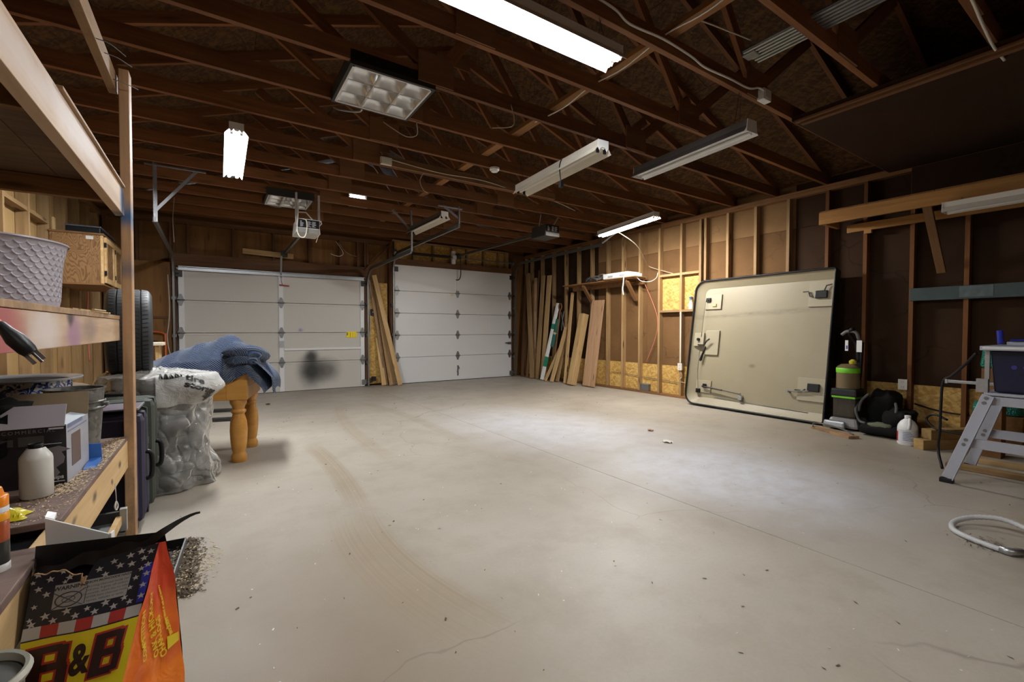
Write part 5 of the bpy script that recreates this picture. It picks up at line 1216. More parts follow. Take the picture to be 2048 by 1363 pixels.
beam('splinter_board', (-.395, 3.05, 1.8535), (-.395, 1.9, 1.8535), .05, .010, M['rack'], t)
for yy in (.6, 1.9, 3.02): beam('shelf_joist', (-1.30, yy, 1.805), (-.425, yy, 1.805), .038, .085, M['studdark'], t)
beam('shelf_rail', (-.425, 3.10, 1.118), (-.425, 0.0, 1.118), .030, .108, M['railpaint'], t, bevel=.003)
beam('shelf_rail', (-1.33, 3.10, 1.118), (-1.33, 0.0, 1.118), .038, .108, M['rack'], t)
for k, (y0, y1) in enumerate(((2.40, 3.10), (1.2, 2.397), (0, 1.197))):
    obj('shelf_board', B().box((-.72, y0, 1.1735), (-.408, y1, 1.193)), M['rack'], t, bevel=.002)
obj('shelf_board', B().box((-1.36, 0, 1.1735), (-1.06, 3.1, 1.193)), M['rack'], t)
# bench
BZ = .56
obj('bench_board', B().box((-.80, 1.83, BZ - .02), (-.385, 3.08, BZ)), M['benchtop'], t, bevel=.003)
obj('bench_board', B().box((-1.36, .0, BZ - .02), (-.803, 3.08, BZ)), M['benchtop'], t, bevel=.003)
obj('bench_board', B().box((-.80, .0, BZ - .045), (-.385, 1.70, BZ - .022)), M['benchtop'], t, bevel=.003)
bl_ = B().box((-.80, 1.695, BZ - .09), (-.43, 1.84, BZ - .046))
obj('slot_floor', bl_, M['black'], t)
M['benchrail'] = railwood('bench_rail', [(-1.3, .01, .05, .03, (.04, .025, .02), .9), (-1.1, -.02, .04, .02, (.04, .025, .02), .8), (-.75, .02, .05, .03, (.05, .03, .02), .8), (-.45, .04, .06, .02, (.05, .03, .02), .7)], ((.50, .31, .13), (.66, .45, .22)))
beam('bench_rail', (-.404, 3.08, .465), (-.404, .0, .465), .034, .145, M['benchrail'], t, bevel=.003)
beam('bench_rail', (-1.33, 3.08, .465), (-1.33, .0, .465), .038, .145, M['rack'], t)
b = B()
rr = random.Random(11)
def flakes(n, fn, s0, s1, seed):
    r = random.Random(seed); b = B()
    for _ in range(n):
        p = V(fn(r)); a = r.uniform(0, PI); L = r.uniform(s0, s1); w = L * r.uniform(.25, .5)
        d = V(math.cos(a), math.sin(a), r.uniform(-.15, .15)); e = V(-d.y, d.x, 0)
        b.quad(p - d * L - e * w, p + d * L - e * w, p + d * L + e * w + V(0, 0, L * .4), p - d * L + e * w + V(0, 0, L * .3))
    return b
M['chaff'] = plain('wood_chaff', (.58, .44, .26), .85, var=.3, nscale=50)
M['chaffdark'] = plain('dark_litter', (.10, .07, .04), .9, var=.5, nscale=30)
def clump(cx, cy, sx, sy, z, h=0): return lambda r: (r.gauss(cx, sx), r.gauss(cy, sy), z + abs(r.gauss(0, 1)) * h)
s = obj('sawdust', flakes(1800, lambda r: (lambda y_: (min(-.388, r.gauss(-.41, .02) - .03 * (y_ < 2.4)), y_, BZ + .001 + abs(r.gauss(0, .004))))(r.uniform(2.10, 3.0)), .0012, .004, 1), M['chaff'], t); s['kind'] = 'stuff'
s = obj('sawdust', flakes(600, lambda r: (r.uniform(-.55, -.39), r.uniform(1.85, 2.3), BZ + .001), .001, .0035, 2), M['chaff'], t); s['kind'] = 'stuff'

obj('frayed_string', B().tube(catmull([(-.386, 2.70, .42), (-.384, 2.70, .37), (-.384, 2.705, .33), (-.386, 2.695, .30)], 4), .0018, n=5), M['cable'], t)
obj('frayed_string', B().tube(catmull([(-.384, 2.705, .335), (-.380, 2.715, .31), (-.384, 2.70, .295), (-.388, 2.69, .315), (-.384, 2.70, .335)], 4), .003, n=5), M['cable'], t)
# planter on the shelf
def scales():
    q = NT('lavender_ceramic'); return q.set((.38, .34, .38), .35)
pc = V(-.618, 2.03, 1.194)
t = thing('planter', 'pale lavender planter with raised fish-scale relief on the rack shelf', 'planter', pc)
PH, PR0, PR1 = .200, .198, .222
def plf(u, v):
    a = v * 2 * PI; z = PH * u; r = PR0 + (PR1 - PR0) * (.45 * u + .55 * u ** 6)
    rows, cols = 6.2, 44.0
    y_ = u * rows; hgt = 0.0      # overlapping discs hung in staggered rows; the upper rows lie on top
    for k in range(int(math.floor(y_ * 2)) + 2, int(math.floor(y_ * 2)) - 1, -1):
        xx = (v * cols + .5 * (k % 2)) % 1.0 - .5; yy = y_ - k * .5
        d = .56 - math.hypot(xx, yy)
        if d > 0 and yy < .28:
            hgt = math.exp(-(d / .075) ** 2) + .30 * (1 - min(1, d / .5)); break
    best = hgt
    fade = sm(u * 8) * sm((1 - u) * 7)
    r += .0026 * best * fade
    return (pc.x + r * math.cos(a), pc.y + r * math.sin(a), pc.z + z)
obj('body', B().grid(plf, 130, 704, wrap=True), scales(), t, smooth='all')
obj('rim', B().lathe([(PR0 - .010, -.18), (PR0 - .005, -.05), (PR1 - .014, -.01), (PR1 - .006, .002), (PR1 + .002, .001), (PR1 + .003, -.004)], 64, (pc.x, pc.y, pc.z + PH)), bpy.data.materials['lavender_ceramic'], t, smooth=True)
obj('base', B().lathe([(0, .0), (PR0 - .01, 0), (PR0, .004)], 48, tuple(pc)), bpy.data.materials['lavender_ceramic'], t, smooth=True)
t = thing('plywood_scrap', 'thin plywood scrap jutting from under the lavender planter', 'scrap wood', (-.45, 2.62, 1.194))
obj('sheet', B().hull8([(-.62, 2.28, 1.194), (-.425, 2.24, 1.194), (-.40, 2.78, 1.194), (-.60, 2.78, 1.194), (-.62, 2.28, 1.200), (-.425, 2.24, 1.200), (-.40, 2.78, 1.200), (-.60, 2.78, 1.200)]), M['lumber'], t)
obj('splinter', B().bar((-.405, 2.45, 1.203), (-.395, 2.62, 1.203), .008, .004), M['chaff'], t)
# orange cord with plug
t = thing('extension_plug', 'black three-prong plug on an orange cord hanging before the rack rail', 'plug', (-.28, 1.1, 1.1))
pa, pb = V(-.298, 1.10, 1.128), V(-.262, 1.10, 1.079)
dd = (pb - pa).normalized()
obj('cord', B().tube(catmull([(-.42, 1.05, 1.30), (-.36, 1.08, 1.215), (-.32, 1.095, 1.16), tuple(pa)], 6), .0065, n=9), M['cablered'], t, smooth='all')
obj('plug_body', B().rings([[pa + dd * d + V(0, 1, 0) * (w * math.sin(a)) + dd.cross(V(0, 1, 0)) * (w * .8 * math.cos(a)) for a in [2 * PI * i / 14 for i in range(14)]] for d, w in ((-.004, .008), (0, .010), (.012, .0115), (.030, .017), (.052, .0155), (.06, .0125))]), M['black'], t, smooth=.9)
sd = dd.cross(V(0, 1, 0))
for k in (-1, 1): obj('prong', B().bar(pb + sd * (.007 * k) - dd * .002, pb + sd * (.007 * k) + dd * .017, .006, .0016, up=(0, 1, 0)), M['steel'], t)
obj('ground_pin', B().cyl(pb + V(0, .009, 0) - dd * .002, pb + V(0, .009, 0) + dd * .019, .0024, n=8), M['steel'], t)
# enamel pot, bucket, box
ec = V(-.745, 2.89, BZ)
def speckle():
    q = NT('blue_speckled_enamel'); v = q.coord(rnd=False)
    n = q.noise(v, 40, 2, .5, 1.2)
    col = q.ramp(n, [(.47, (.02, .04, .16)), (.51, (.045, .10, .34)), (.56, (.62, .62, .60))])
    return q.set(col, .15)
t = thing('enamel_pot', 'blue speckled enamel pot with pale rim on the bench', 'pot', ec)
obj('pot_wall', B().lathe([(0, .225), (.10, .225), (.172, .24), (.184, .26), (.188, .335)], 48, tuple(ec)), speckle(), t, smooth=True)
obj('pot_rim', B().lathe([(.178, .24), (.182, .332), (.192, .340), (.223, .345), (.227, .341), (.224, .335), (.188, .330)], 48, tuple(ec)), plain('grey_enamel', (.33, .33, .34), .2, var=.1), t, smooth=True)
obj('pot_floor', B().cyl((ec.x, ec.y, ec.z + .245), (ec.x, ec.y, ec.z + .25), .178, n=40), bpy.data.materials['grey_enamel'], t)
t = thing('wooden_crate', 'dark wooden crate under the enamel pot', 'crate', (ec.x, ec.y, BZ))
for s_ in (-1, 1):
    obj('side', B().box((ec.x - .15, ec.y + s_ * .13 - .008, BZ), (ec.x + .15, ec.y + s_ * .13 + .008, BZ + .215)), LS, t)
    obj('end', B().box((ec.x + s_ * .142 - .008, ec.y - .121, BZ), (ec.x + s_ * .142 + .008, ec.y + .121, BZ + .215)), LS, t)
obj('lid', B().box((ec.x - .15, ec.y - .14, BZ + .2155), (ec.x + .15, ec.y + .14, BZ + .2245)), LS, t)
bc = V(-.502, 2.53, BZ)
bc = V(-.505, 2.66, BZ)
def galvpail():
    q = NT('spangled_zinc'); v = q.coord(rnd=False); c = q.n('TexVoronoi', {'Vector': v, 'Scale': 60.0}).outputs['Color']
    g = q.n('SeparateColor', {0: c}).outputs[0]
    return q.set(q.ramp(g, [(0, (.10, .095, .085)), (1, (.21, .20, .18))]), .45, Metallic=.5)
t = thing('metal_bucket', 'small dull galvanised bucket with a rolled band behind the clipper box', 'bucket', bc)
gzp = galvpail()
obj('pail', B().lathe([(0, .004), (.070, .004), (.074, 0), (.096, .300), (.101, .303), (.101, .309), (.094, .307), (.071, .01), (0, .01)], 40, tuple(bc)), gzp, t, smooth=.8)
obj('band', B().lathe([(.0945, .215), (.101, .218), (.101, .224), (.0955, .228)], 40, tuple(bc)), gzp, t, smooth=True)
obj('band', B().lathe([(.0965, .245), (.1005, .247), (.1005, .252), (.0975, .254)], 40, tuple(bc)), gzp, t, smooth=True)
obj('ear', B().cbox((bc.x + .105, bc.y - .02, BZ + .235), (.016, .04, .016)), gzp, t, bevel=.003)
obj('bail', B().tube([bc + V(.112 * math.cos(a), -.02 - .10 * math.sin(a) * .5, .235 - .02 * math.sin(a)) for a in [PI * k / 14 - .2 for k in range(15)]], .003, n=6), M['steel'], t, smooth='all')
# clipper box
t = thing('clipper_box', 'black printed carton with open lavender flaps behind the white bottle', 'box', (-.55, 2.35, BZ))
BX = Matrix.Translation((-.452, 2.245, BZ)) @ Matrix.Rotation(math.radians(-2), 4, 'Z')
bw, bd_, bh = .24, .285, .213
cblack = plain('black_card', (.012, .011, .014), .35, var=.2); clav = plain('lavender_card', (.42, .38, .41), .6, var=.05); kraft = plain('kraft_flap', (.30, .215, .125), .8, var=.06); pside = plain('printed_side', (.36, .36, .40), .45, var=.25, nscale=14)
obj('front_panel', B().box((-bw, 0, 0), (0, .003, bh)), cblack, t, M=BX)
obj('back_panel', B().box((-bw, bd_, 0), (0, bd_ + .003, bh)), cblack, t, M=BX)
obj('side_panel', B().box((-.003, .0031, 0), (0, bd_, bh)), pside, t, M=BX)
obj('side_panel', B().box((-bw, .0031, 0), (-bw + .003, bd_, bh)), cblack, t, M=BX)
obj('bottom_panel', B().box((-bw, .0031, .001), (-.0031, bd_, .004)), kraft, t, M=BX)
obj('front_flap', B().hull8([(-bw + .01, -.001, bh), (-.004, -.001, bh), (-.004, .003, bh), (-bw + .01, .003, bh), (-bw + .10, .03, bh + .075), (-.004, .03, bh + .075), (-.004, .034, bh + .075), (-bw + .10, .034, bh + .075)]), clav, t, M=BX)
obj('back_flap', B().hull8([(-bw, bd_, bh + .0), (0, bd_, bh), (0, bd_ + .003, bh), (-bw, bd_ + .003, bh), (-bw + .02, bd_ + .02, bh + .09), (0, bd_ + .02, bh + .09), (0, bd_ + .023, bh + .09), (-bw + .02, bd_ + .023, bh + .09)]), kraft, t, M=BX)
obj('side_flap', B().hull8([(-.003, .02, bh), (0, .02, bh), (0, bd_ - .02, bh), (-.003, bd_ - .02, bh), (-.05, .03, bh + .012), (-.047, .03, bh + .014), (-.047, bd_ - .03, bh + .014), (-.05, bd_ - .03, bh + .012)]), plain('blue_white_card', (.44, .49, .53), .5), t, M=BX)
def boxtext(nm, s_, size, x, z, mat, rot=PI / 2, **k): return text(nm, s_, size, mat, t, BX @ Matrix.Translation((x, -.0012, z)) @ Matrix.Rotation(rot, 4, 'X'), **k)
gin = plain('grey_ink', (.17, .165, .17), .5); win = plain('white_ink', (.55, .55, .56), .5)
boxtext('print', 'COMMERCIAL', .017, -.095, bh - .013, gin, spacing=1.35)
boxtext('print', 'Center Clips', .020, -.060, .030, win, bold=.0006)
obj('print', B().box((-.045, -.0012, bh - .010), (-.006, -.0002, bh - .004)).box((-.05, -.0012, .013), (-.006, -.0002, .016)).box((-.06, -.0012, bh - .062), (-.012, -.0002, bh - .060)), win, t, M=BX)
obj('handle_picture', B().box((-.122, -.0014, bh - .062), (-.058, -.0004, bh - .03)).box((-.17, -.0014, bh - .06), (-.135, -.0004, bh - .036)), plain('grey_green_print', (.05, .05, .045), .5), t, M=BX)
cl = [(a_ + .042, c_ - .02) for a_, c_ in [(-.10, .155), (-.062, .162), (-.03, .148), (-.055, .14), (-.046, .12), (-.05, .10), (-.07, .085), (-.06, .065), (-.072, .05), (-.10, .055), (-.095, .075), (-.11, .09), (-.085, .10), (-.078, .12), (-.09, .135)]]
obj('clip_picture', B().prism(cl, lambda a, c: (a, -.0013, c), lambda a, c: (a, -.0003, c)), plain('mauve_print', (.20, .18, .19), .5), t, M=BX)
obj('side_picture', B().box((.0002, .06, .05), (.0010, .17, .17)), plain('brown_print', (.12, .075, .06), .5), t, M=BX)
obj('side_picture', B().box((.0002, .02, .185), (.0010, .26, .19)).box((.0002, .02, .20), (.0010, .2, .215)), plain('blue_print', (.16, .19, .30), .5), t, M=BX)
t = thing('blue_tape', 'folded bright blue plastic sheet between the clipper box and bucket', 'plastic sheet', (-.45, 2.58, BZ))
bp = plain('blue_plastic', (.03, .13, .42), .35, var=.2)
obj('sheet', B().hull8([(-.50, 2.545, BZ + .001), (-.405, 2.555, BZ + .001), (-.405, 2.563, BZ + .001), (-.50, 2.553, BZ + .001), (-.50, 2.55, BZ + .085), (-.408, 2.56, BZ + .075), (-.408, 2.566, BZ + .075), (-.50, 2.557, BZ + .085)]), bp, t)
obj('fold', B().hull8([(-.44, 2.42, BZ + .001), (-.405, 2.44, BZ + .001), (-.405, 2.553, BZ + .001), (-.44, 2.543, BZ + .001), (-.44, 2.43, BZ + .012), (-.41, 2.445, BZ + .012), (-.408, 2.553, BZ + .02), (-.44, 2.543, BZ + .02)]), bp, t)
t = thing('black_rag', 'black rag slumped over the far end of the open carton', 'rag', (-.66, 2.40, BZ + .21))
obj('cloth', B().grid(pillow((-.665, 2.37, BZ + .255), (.19, .20, .085), 6, 2.6, .03), 14, 22, wrap=True), M['blackfab'], t, smooth='all')
obj('hanging_end', B().grid(lambda u, v: (-.70 + .10 * v, 2.262 - .02 * u, BZ + .26 - .14 * u + .01 * math.sin(v * 7)), 8, 8), M['blackfab'], t, smooth='all')
# white bottle
wc = V(-.502, 2.125, BZ)
t = thing('white_bottle', 'capless squat white plastic bottle on the dusty bench', 'bottle', wc)
mw = NT('milky_plastic').set((.62, .60, .55), .35, **{'Subsurface Weight': .15, 'Subsurface Radius': (.02, .02, .02)})
obj('body', B().lathe([(0, .001), (.036, .001), (.041, .006), (.041, .128), (.039, .139), (.026, .160), (.022, .166)], 40, tuple(wc)), mw, t, smooth=.9)
obj('neck', B().lathe([(.018, .166), (.0185, .178), (.017, .180), (.015, .178), (.015, .166)], 24, tuple(wc)), M['black'], t, smooth=True)
# orange can
oc = V(-.452, 1.585, BZ - .022)
t = thing('spray_can', 'orange and white spray can with dark printed label at the bench end', 'can', oc)
for nm, r, z0, z1, c in (('base_ring', .029, 0, .018, (.65, .64, .6)), ('label', .0285, .018, .098, (.03, .028, .025)), ('label_red', .0287, .072, .122, (.35, .07, .02)), ('orange_band', .0289, .122, .142, (.85, .33, .01)), ('white_band', .0289, .142, .156, (.7, .7, .72)), ('orange_cap', .0287, .156, .182, (.85, .24, .01))):
    obj(nm, B().lathe([(0, z0), (r, z0), (r, z1 - .002), (r - .002, z1), (0, z1)], 28, tuple(oc)), plain('can_' + nm, c, .3, var=.3 if 'label' in nm else .05, nscale=40), t, smooth=.8)
obj('cap_top', B().lathe([(.022, .182), (.018, .20), (.010, .206), (0, .206)], 24, tuple(oc)), bpy.data.materials['can_orange_cap'], t, smooth=True)
# yellow wrapper
t = thing('yellow_wrapper', 'crushed yellow wrapper on the bench beside the spray can', 'wrapper', (-.505, 1.93, BZ))
obj('foil', B().grid(lambda u, v: (-.55 + .075 * u + .006 * math.sin(v * 9), 1.88 + .10 * v - .02 * u * v, BZ + .001 + .03 * math.sin(PI * u) * math.sin(PI * v) * (1 + .35 * mnoise.noise(V(u * 4, v * 4, 1))) + .002), 14, 14), plain('yellow_foil', (.62, .50, .02), .3, var=.12), t)
obj('torn_edge', B().grid(lambda u, v: (-.545 + .06 * u, 1.884 + .012 * v, BZ + .004 + .02 * v * math.sin(u * 17) ** 2), 12, 3), bpy.data.materials['yellow_foil'], t)
# drawer-like tray below the bench with a black cable
t = thing('drawer_tray', 'shallow grey tray with wooden lip stored on the lower rack runner', 'tray', (-.5, 2.5, .24))
obj('tray_floor', B().box((-.80, 1.9, .262), (-.372, 2.62, .27)), M['steel'], t)
obj('back_lip', B().box((-.80, 2.60, .2705), (-.36, 2.62, .315)), M['dksteel'], t, bevel=.002)
obj('wood_lip', B().box((-.372, 1.95, .255), (-.352, 2.60, .295)), M['lumber'], t, bevel=.002)
obj('end_clip', B().box((-.36, 2.60, .225), (-.335, 2.63, .325)), M['galv'], t, bevel=.002)
obj('runner', B().box((-1.36, 2.45, .22), (-.36, 2.50, .2615)), LS, t)
obj('runner', B().box((-1.36, 1.95, .22), (-.36, 2.0, .2615)), LS, t)
for xx in (-.40, -1.30):
    for yy in (1.975, 2.475): obj('support_leg', B().box((xx - .02, yy - .02, 0), (xx + .02, yy + .02, .2195)), LS, t)
wire('black cable arching over the grey tray under the bench', [(-.42, 2.10, .285), (-.40, 2.25, .33), (-.36, 2.32, .32), (-.325, 2.26, .24), (-.315, 2.2, .17), (-.33, 2.1, .02)], .006, 'black', cat='cable', name='black_cable')
# white plastic panel behind the charcoal bag
t = thing('plastic_panel', 'white plastic panel with a raised lip standing behind the charcoal bag', 'panel', (-.32, 1.72, 0))
PM = Matrix.Translation((-.257, 1.70, 0.02)) @ Matrix.Rotation(math.radians(4), 4, 'Z')
obj('sheet', B().hull8([(-.125, 0, .002), (0, 0, .002), (0, .006, .002), (-.125, .006, .002), (-.125, -.03, .603), (0, -.03, .527), (0, -.024, .527), (-.125, -.024, .603)]), M['white'], t, M=PM, bevel=.002)
obj('side_lip', B().hull8([(.0005, 0, .002), (.006, 0, .002), (.010, .05, .002), (.0045, .05, .002), (.0005, -.03, .527), (.006, -.03, .527), (.010, .012, .52), (.0045, .012, .52)]), M['white'], t, M=PM, bevel=.002)
obj('top_lip', B().hull8([(-.125, -.024, .598), (-.108, -.024, .588), (-.108, .012, .592), (-.125, .012, .602), (-.125, -.024, .604), (-.108, -.024, .594), (-.108, .012, .600), (-.125, .012, .608)]), M['white'], t, M=PM)

# ---- charcoal bag
t = thing('charcoal_bag', 'torn charcoal bag with stars and stripes and yellow lettered front', 'bag', (-.25, 1.5, 0))
FL = [(.0, -.355, 1.30), (.22, -.375, 1.40), (.40, -.378, 1.46), (.57, -.366, 1.52)]      # z, x, y of the front's left edge
FR = [(.0, -.205, 1.24), (.22, -.206, 1.385), (.40, -.168, 1.452), (.57, -.125, 1.50)]
BR = [(.0, -.080, 1.56), (.22, -.088, 1.56), (.40, -.098, 1.55), (.57, -.120, 1.525)]
BL = [(.0, -.385, 1.62), (.22, -.40, 1.62), (.40, -.40, 1.61), (.57, -.385, 1.60)]
def ed(tab, z):
    z = max(0, min(.62, z))
    for (z0, x0, y0), (z1, x1, y1) in zip(tab, tab[1:]):
        if z <= z1 or z1 == .57:
            k = (z - z0) / (z1 - z0); return V(x0 + (x1 - x0) * k, y0 + (y1 - y0) * k, z)
def front(u, z, off=0.0):
    p = ed(FL, z).lerp(ed(FR, z), u)
    bulge = .018 * math.sin(PI * u) * (1 - .5 * z / .57) + .006 * mnoise.noise(V(u * 4, z * 9, 2))
    return p + V(.1, -1, .12).normalized() * (bulge + off)
def side(u, z, off=0.0):
    p = ed(FR, z).lerp(ed(BR, z), u)
    crease = -.014 * math.sin(PI * u) * (z / .57) + .005 * mnoise.noise(V(u * 5 + 9, z * 10, 4))
    return p + V(1, -.3, 0).normalized() * (crease + off)
def topz(u):       # torn upper hem of the front
    base = .535 + .022 * u
    notch = -.055 * math.exp(-((u - .40) / .055) ** 2) if u > .40 else -.055 * math.exp(-((u - .40) / .13) ** 2) * .4
    return base + notch + .006 * mnoise.noise(V(u * 14, 0, 0))
inkb = NT('bag_navy').set((.010, .011, .020), .28)
obj('front', B().grid(lambda u, v: front(u, v * topz(u)), 48, 48), inkb, t, smooth='all', recalc=False)
orange = NT('bag_orange'); ov = orange.coord(rnd=False); og = orange.n('SeparateXYZ', {0: ov}).outputs[2]
ocol = orange.ramp(orange.math('ADD', orange.math('MULTIPLY', orange.noise(ov, 7, 3), .5), orange.math('MULTIPLY', og, .8)), [(.40, (.82, .19, .01)), (.62, (.62, .045, .008))])
orange.bump(orange.noise(ov, 14, 3, .6, .6), .5, .01)
orange = orange.set(ocol, .22)
obj('side_gusset', B().grid(lambda u, v: side(u, v * (.555 - .01 * u)), 20, 40), orange, t, smooth='all')
backm = plain('bag_inside_black', (.010, .009, .009), .45)
obj('back', B().grid(lambda u, v: ed(BR, v * .57).lerp(ed(BL, v * .57), u) + V(0, .01, 0), 16, 20), backm, t, smooth='all')
obj('left_gusset', B().grid(lambda u, v: ed(BL, v * .53).lerp(ed(FL, v * .53), u), 10, 20), inkb, t, smooth='all')
obj('bottom', B().quad(ed(FL, 0) + V(0, 0, .002), ed(FR, 0) + V(0, 0, .002), ed(BR, 0) + V(0, 0, .002), ed(BL, 0) + V(0, 0, .002)), inkb, t)
obj('torn_rim', B().grid(lambda u, v: V(-.40 + .315 * u + .045 * sm((u - .8) / .2) , 1.60 - .10 * u + .04 * v * (1 - u) + .06 * sm((u - .85) / .15), .522 + .048 * u + .034 * sm((u - .7) / .3) - .03 * (1 - v) * (1 - .8 * sm((u - .75) / .25)) + .006 * math.sin(u * 23)), 40, 4), backm, t, smooth='all')
obj('inner_lining', B().grid(lambda u, v: front(u, topz(u) * (1 - .02) - .12 * v, -.006 - .05 * v), 30, 6), backm, t, smooth='all')
obj('charcoal_heap', B().grid(lambda u, v: (lambda a, b_: a.lerp(b_, v) + V(0, 0, .02 * mnoise.noise(V(u * 7, v * 7, 0))))(ed(FL, .44).lerp(ed(FR, .44), .08 + .80 * u) + V(0, .02, 0), ed(BL, .44).lerp(ed(BR, .44), .08 + .80 * u) - V(0, .02, 0)), 16, 10), backm, t)
tan = plain('torn_paper_edge', (.40, .25, .13), .8)
obj('torn_edge', B().tube([front(u, topz(u), .002) for u in [.02 + .40 * k / 30 for k in range(31)]], .0016, n=5).tube([front(.40 + .035 * k / 8, topz(.40) - .015 + .008 * math.sin(k) - .0 * k, .003) for k in range(9)], .0025, n=5), tan, t)
# printing on the front: fn maps flat (u, z) to the curved panel
def fmap(u0, z0, su=1.0, sz=1.0, shear=0.0, rz=0.0, off=.0022):
    def fn(c):
        W_f = .19
        u = u0 + c.x * su / W_f; z = z0 + c.y * sz + shear * (u - .5)
        return front(u, z, off + c.z)
    return fn
starm = plain('star_white', (.42, .40, .38), .4, var=.05); redp = plain('stripe_red', (.35, .025, .02), .35, var=.05); yel = plain('label_yellow', (.62, .50, .012), .3, var=.05); bluep = plain('blue_edge', (.02, .025, .30), .3, var=.05)
def star_bm(fn, items):
    b = B()
    for u, z, r, a0 in items:
        r *= .70
        f = fn(u, z)
        pts = [f(V(r * (1 if k % 2 == 0 else .42) * math.sin(a0 + PI * k / 5), r * (1 if k % 2 == 0 else .42) * math.cos(a0 + PI * k / 5), 0)) for k in range(10)]
        c = f(V(0, 0, 0)); cv = b._v(c); vs = [b._v(p) for p in pts]
        for k in range(10): b._f([cv, vs[k], vs[(k + 1) % 10]])
    return b
stars = [(.05, .535, .010), (.15, .522, .010), (.24, .534, .008), (.30, .520, .010), (.07, .505, .010), (.14, .492, .010), (.06, .470, .008), (.04, .445, .008), (.34, .497, .010), (.27, .512, .007), (.02, .52, .007),
         (.45, .500, .009), (.53, .524, .010), (.59, .510, .010), (.64, .535, .010), (.70, .523, .011), (.77, .541, .011), (.80, .521, .011), (.86, .545, .011), (.90, .528, .010), (.945, .541, .010), (.60, .495, .007), (.90, .505, .009), (.87, .487, .009), (.84, .468, .008),
         (.06, .436, .011), (.16, .448, .012), (.23, .436, .011), (.33, .450, .012), (.41, .437, .011), (.50, .446, .009), (.57, .436, .011), (.65, .449, .012), (.73, .437, .011), (.81, .449, .010), (.87, .437, .010)]
for i, (u, z, r) in enumerate(stars):
    obj('printed_star', star_bm(lambda a, c: fmap(a, c), [(u, z, r, -.15)]), starm, t, recalc=False)
obj('blue_edge_band', B().grid(lambda u, v: front(.915 + .085 * u + .02 * (1 - v) * (1 - u), .43 + .085 * v, .0022), 4, 10), bluep, t, recalc=False)
for u, z in ((.965, .444), (.955, .468), (.96, .492), (.95, .512)):
    obj('printed_star', star_bm(lambda a, c: fmap(a, c, off=.0036), [(u, z, .0105, -.15)]), starm, t, recalc=False)
def strip(u0, u1, z0, z1, mat, nm, off=.0018, n=10):
    return obj(nm, B().grid(lambda u, v: front(u0 + (u1 - u0) * u, z0 + (z1 - z0) * v - .006 * (u0 + (u1 - u0) * u - .5), off), n, 4), mat, t, smooth='all')
for k in range(7):
    strip(.0 + k / 7, (k + 1) / 7, .404, .428, starm if k % 2 == 0 else redp, 'white_stripe' if k % 2 == 0 else 'red_stripe')
strip(0.0, 1.0, .14, .401, yel, 'yellow_field', n=30)
strip(0.0, 1.0, .4012, .4038, inkb, 'dark_line')
rimred = plain('letter_red', (.35, .02, .01), .35); letter = plain('letter_maroon', (.022, .006, .005), .3)
def block_b(u0, z0, wd, ht, pad, off):
    """block capital with square counters, laid on the curved front"""
    b = B(); f = fmap(u0, z0, off=off)
    for x0, x1, y0, y1 in ((0, .36, 0, 1), (.36, .78, 0, .17), (.36, .78, .43, .60), (.36, .78, .84, 1), (.74, 1.0, .05, .48), (.70, .94, .55, .97), (.74, .97, .48, .55)):
        x0 -= pad / wd; x1 += pad / wd; y0 -= pad / ht; y1 += pad / ht
        b.grid(lambda u, v: f(V(((x0 + (x1 - x0) * u) - .5) * wd + .06 * ht * ((y0 + (y1 - y0) * v) - .5), ((y0 + (y1 - y0) * v) - .5) * ht, 0)), 3, 5)
    return b
for u, wd, ht in ((.235, .070, .084), (.765, .052, .082)):
    obj('letter_rim', block_b(u, .345, wd, ht, .0040, .0030), rimred, t, recalc=False)
    obj('printed_letter', block_b(u, .345, wd, ht, 0, .0042), letter, t, recalc=False)
text('printed_letter', '&', .082, letter, t, None, fn=fmap(.515, .345, .62, 1.0, off=.004), bold=.003)
wl_ = strip(.20, .82, .456, .506, plain('label_grey', (.30, .285, .275), .45, var=.04), 'warning_label', off=.0025, n=14)
wi = plain('warning_ink', (.03, .025, .025), .5)
def wtext(s_, size, u, z, **k): text('print', s_, size, wi, wl_, None, fn=fmap(u, z, off=.0034), **k)
wtext('WARNING', .0105, .325, .4995, bold=.0004)
wtext('CARBON MONOXIDE HAZARD', .0062, .635, .5005, bold=.0002)
for k, s_ in enumerate(('Burning charcoal inside can', 'kill you. It gives off carbon', 'monoxide, which has no odor.', 'NEVER burn charcoal inside', 'homes, vehicles or tents.')):
    wtext(s_, .0060, .635, .4915 - .0073 * k)
f0 = fmap(.325, .475, off=.0034)
obj('warning_symbol', B().tube([f0(V(.020 * math.cos(a), .0145 * math.sin(a), 0)) for a in [2 * PI * i / 24 for i in range(24)]], .0012, n=5, closed=True).tube([f0(V(-.024 + .048 * k / 8, .017 - .034 * k / 8, 0)) for k in range(9)], .0010, n=5).tube([f0(V(-.024 + .048 * k / 8, -.017 + .034 * k / 8, 0)) for k in range(9)], .0010, n=5).tube([f0(V(.010 * math.cos(a), .006 * math.sin(a), 0)) for a in [2 * PI * i / 12 for i in range(12)]], .0006, n=4, closed=True), wi, wl_)
obj('divider', B().tube([fmap(.46, .459 + .036 * k / 6, off=.0034)(V(0, 0, 0)) for k in range(7)], .0006, n=4), wi, wl_)
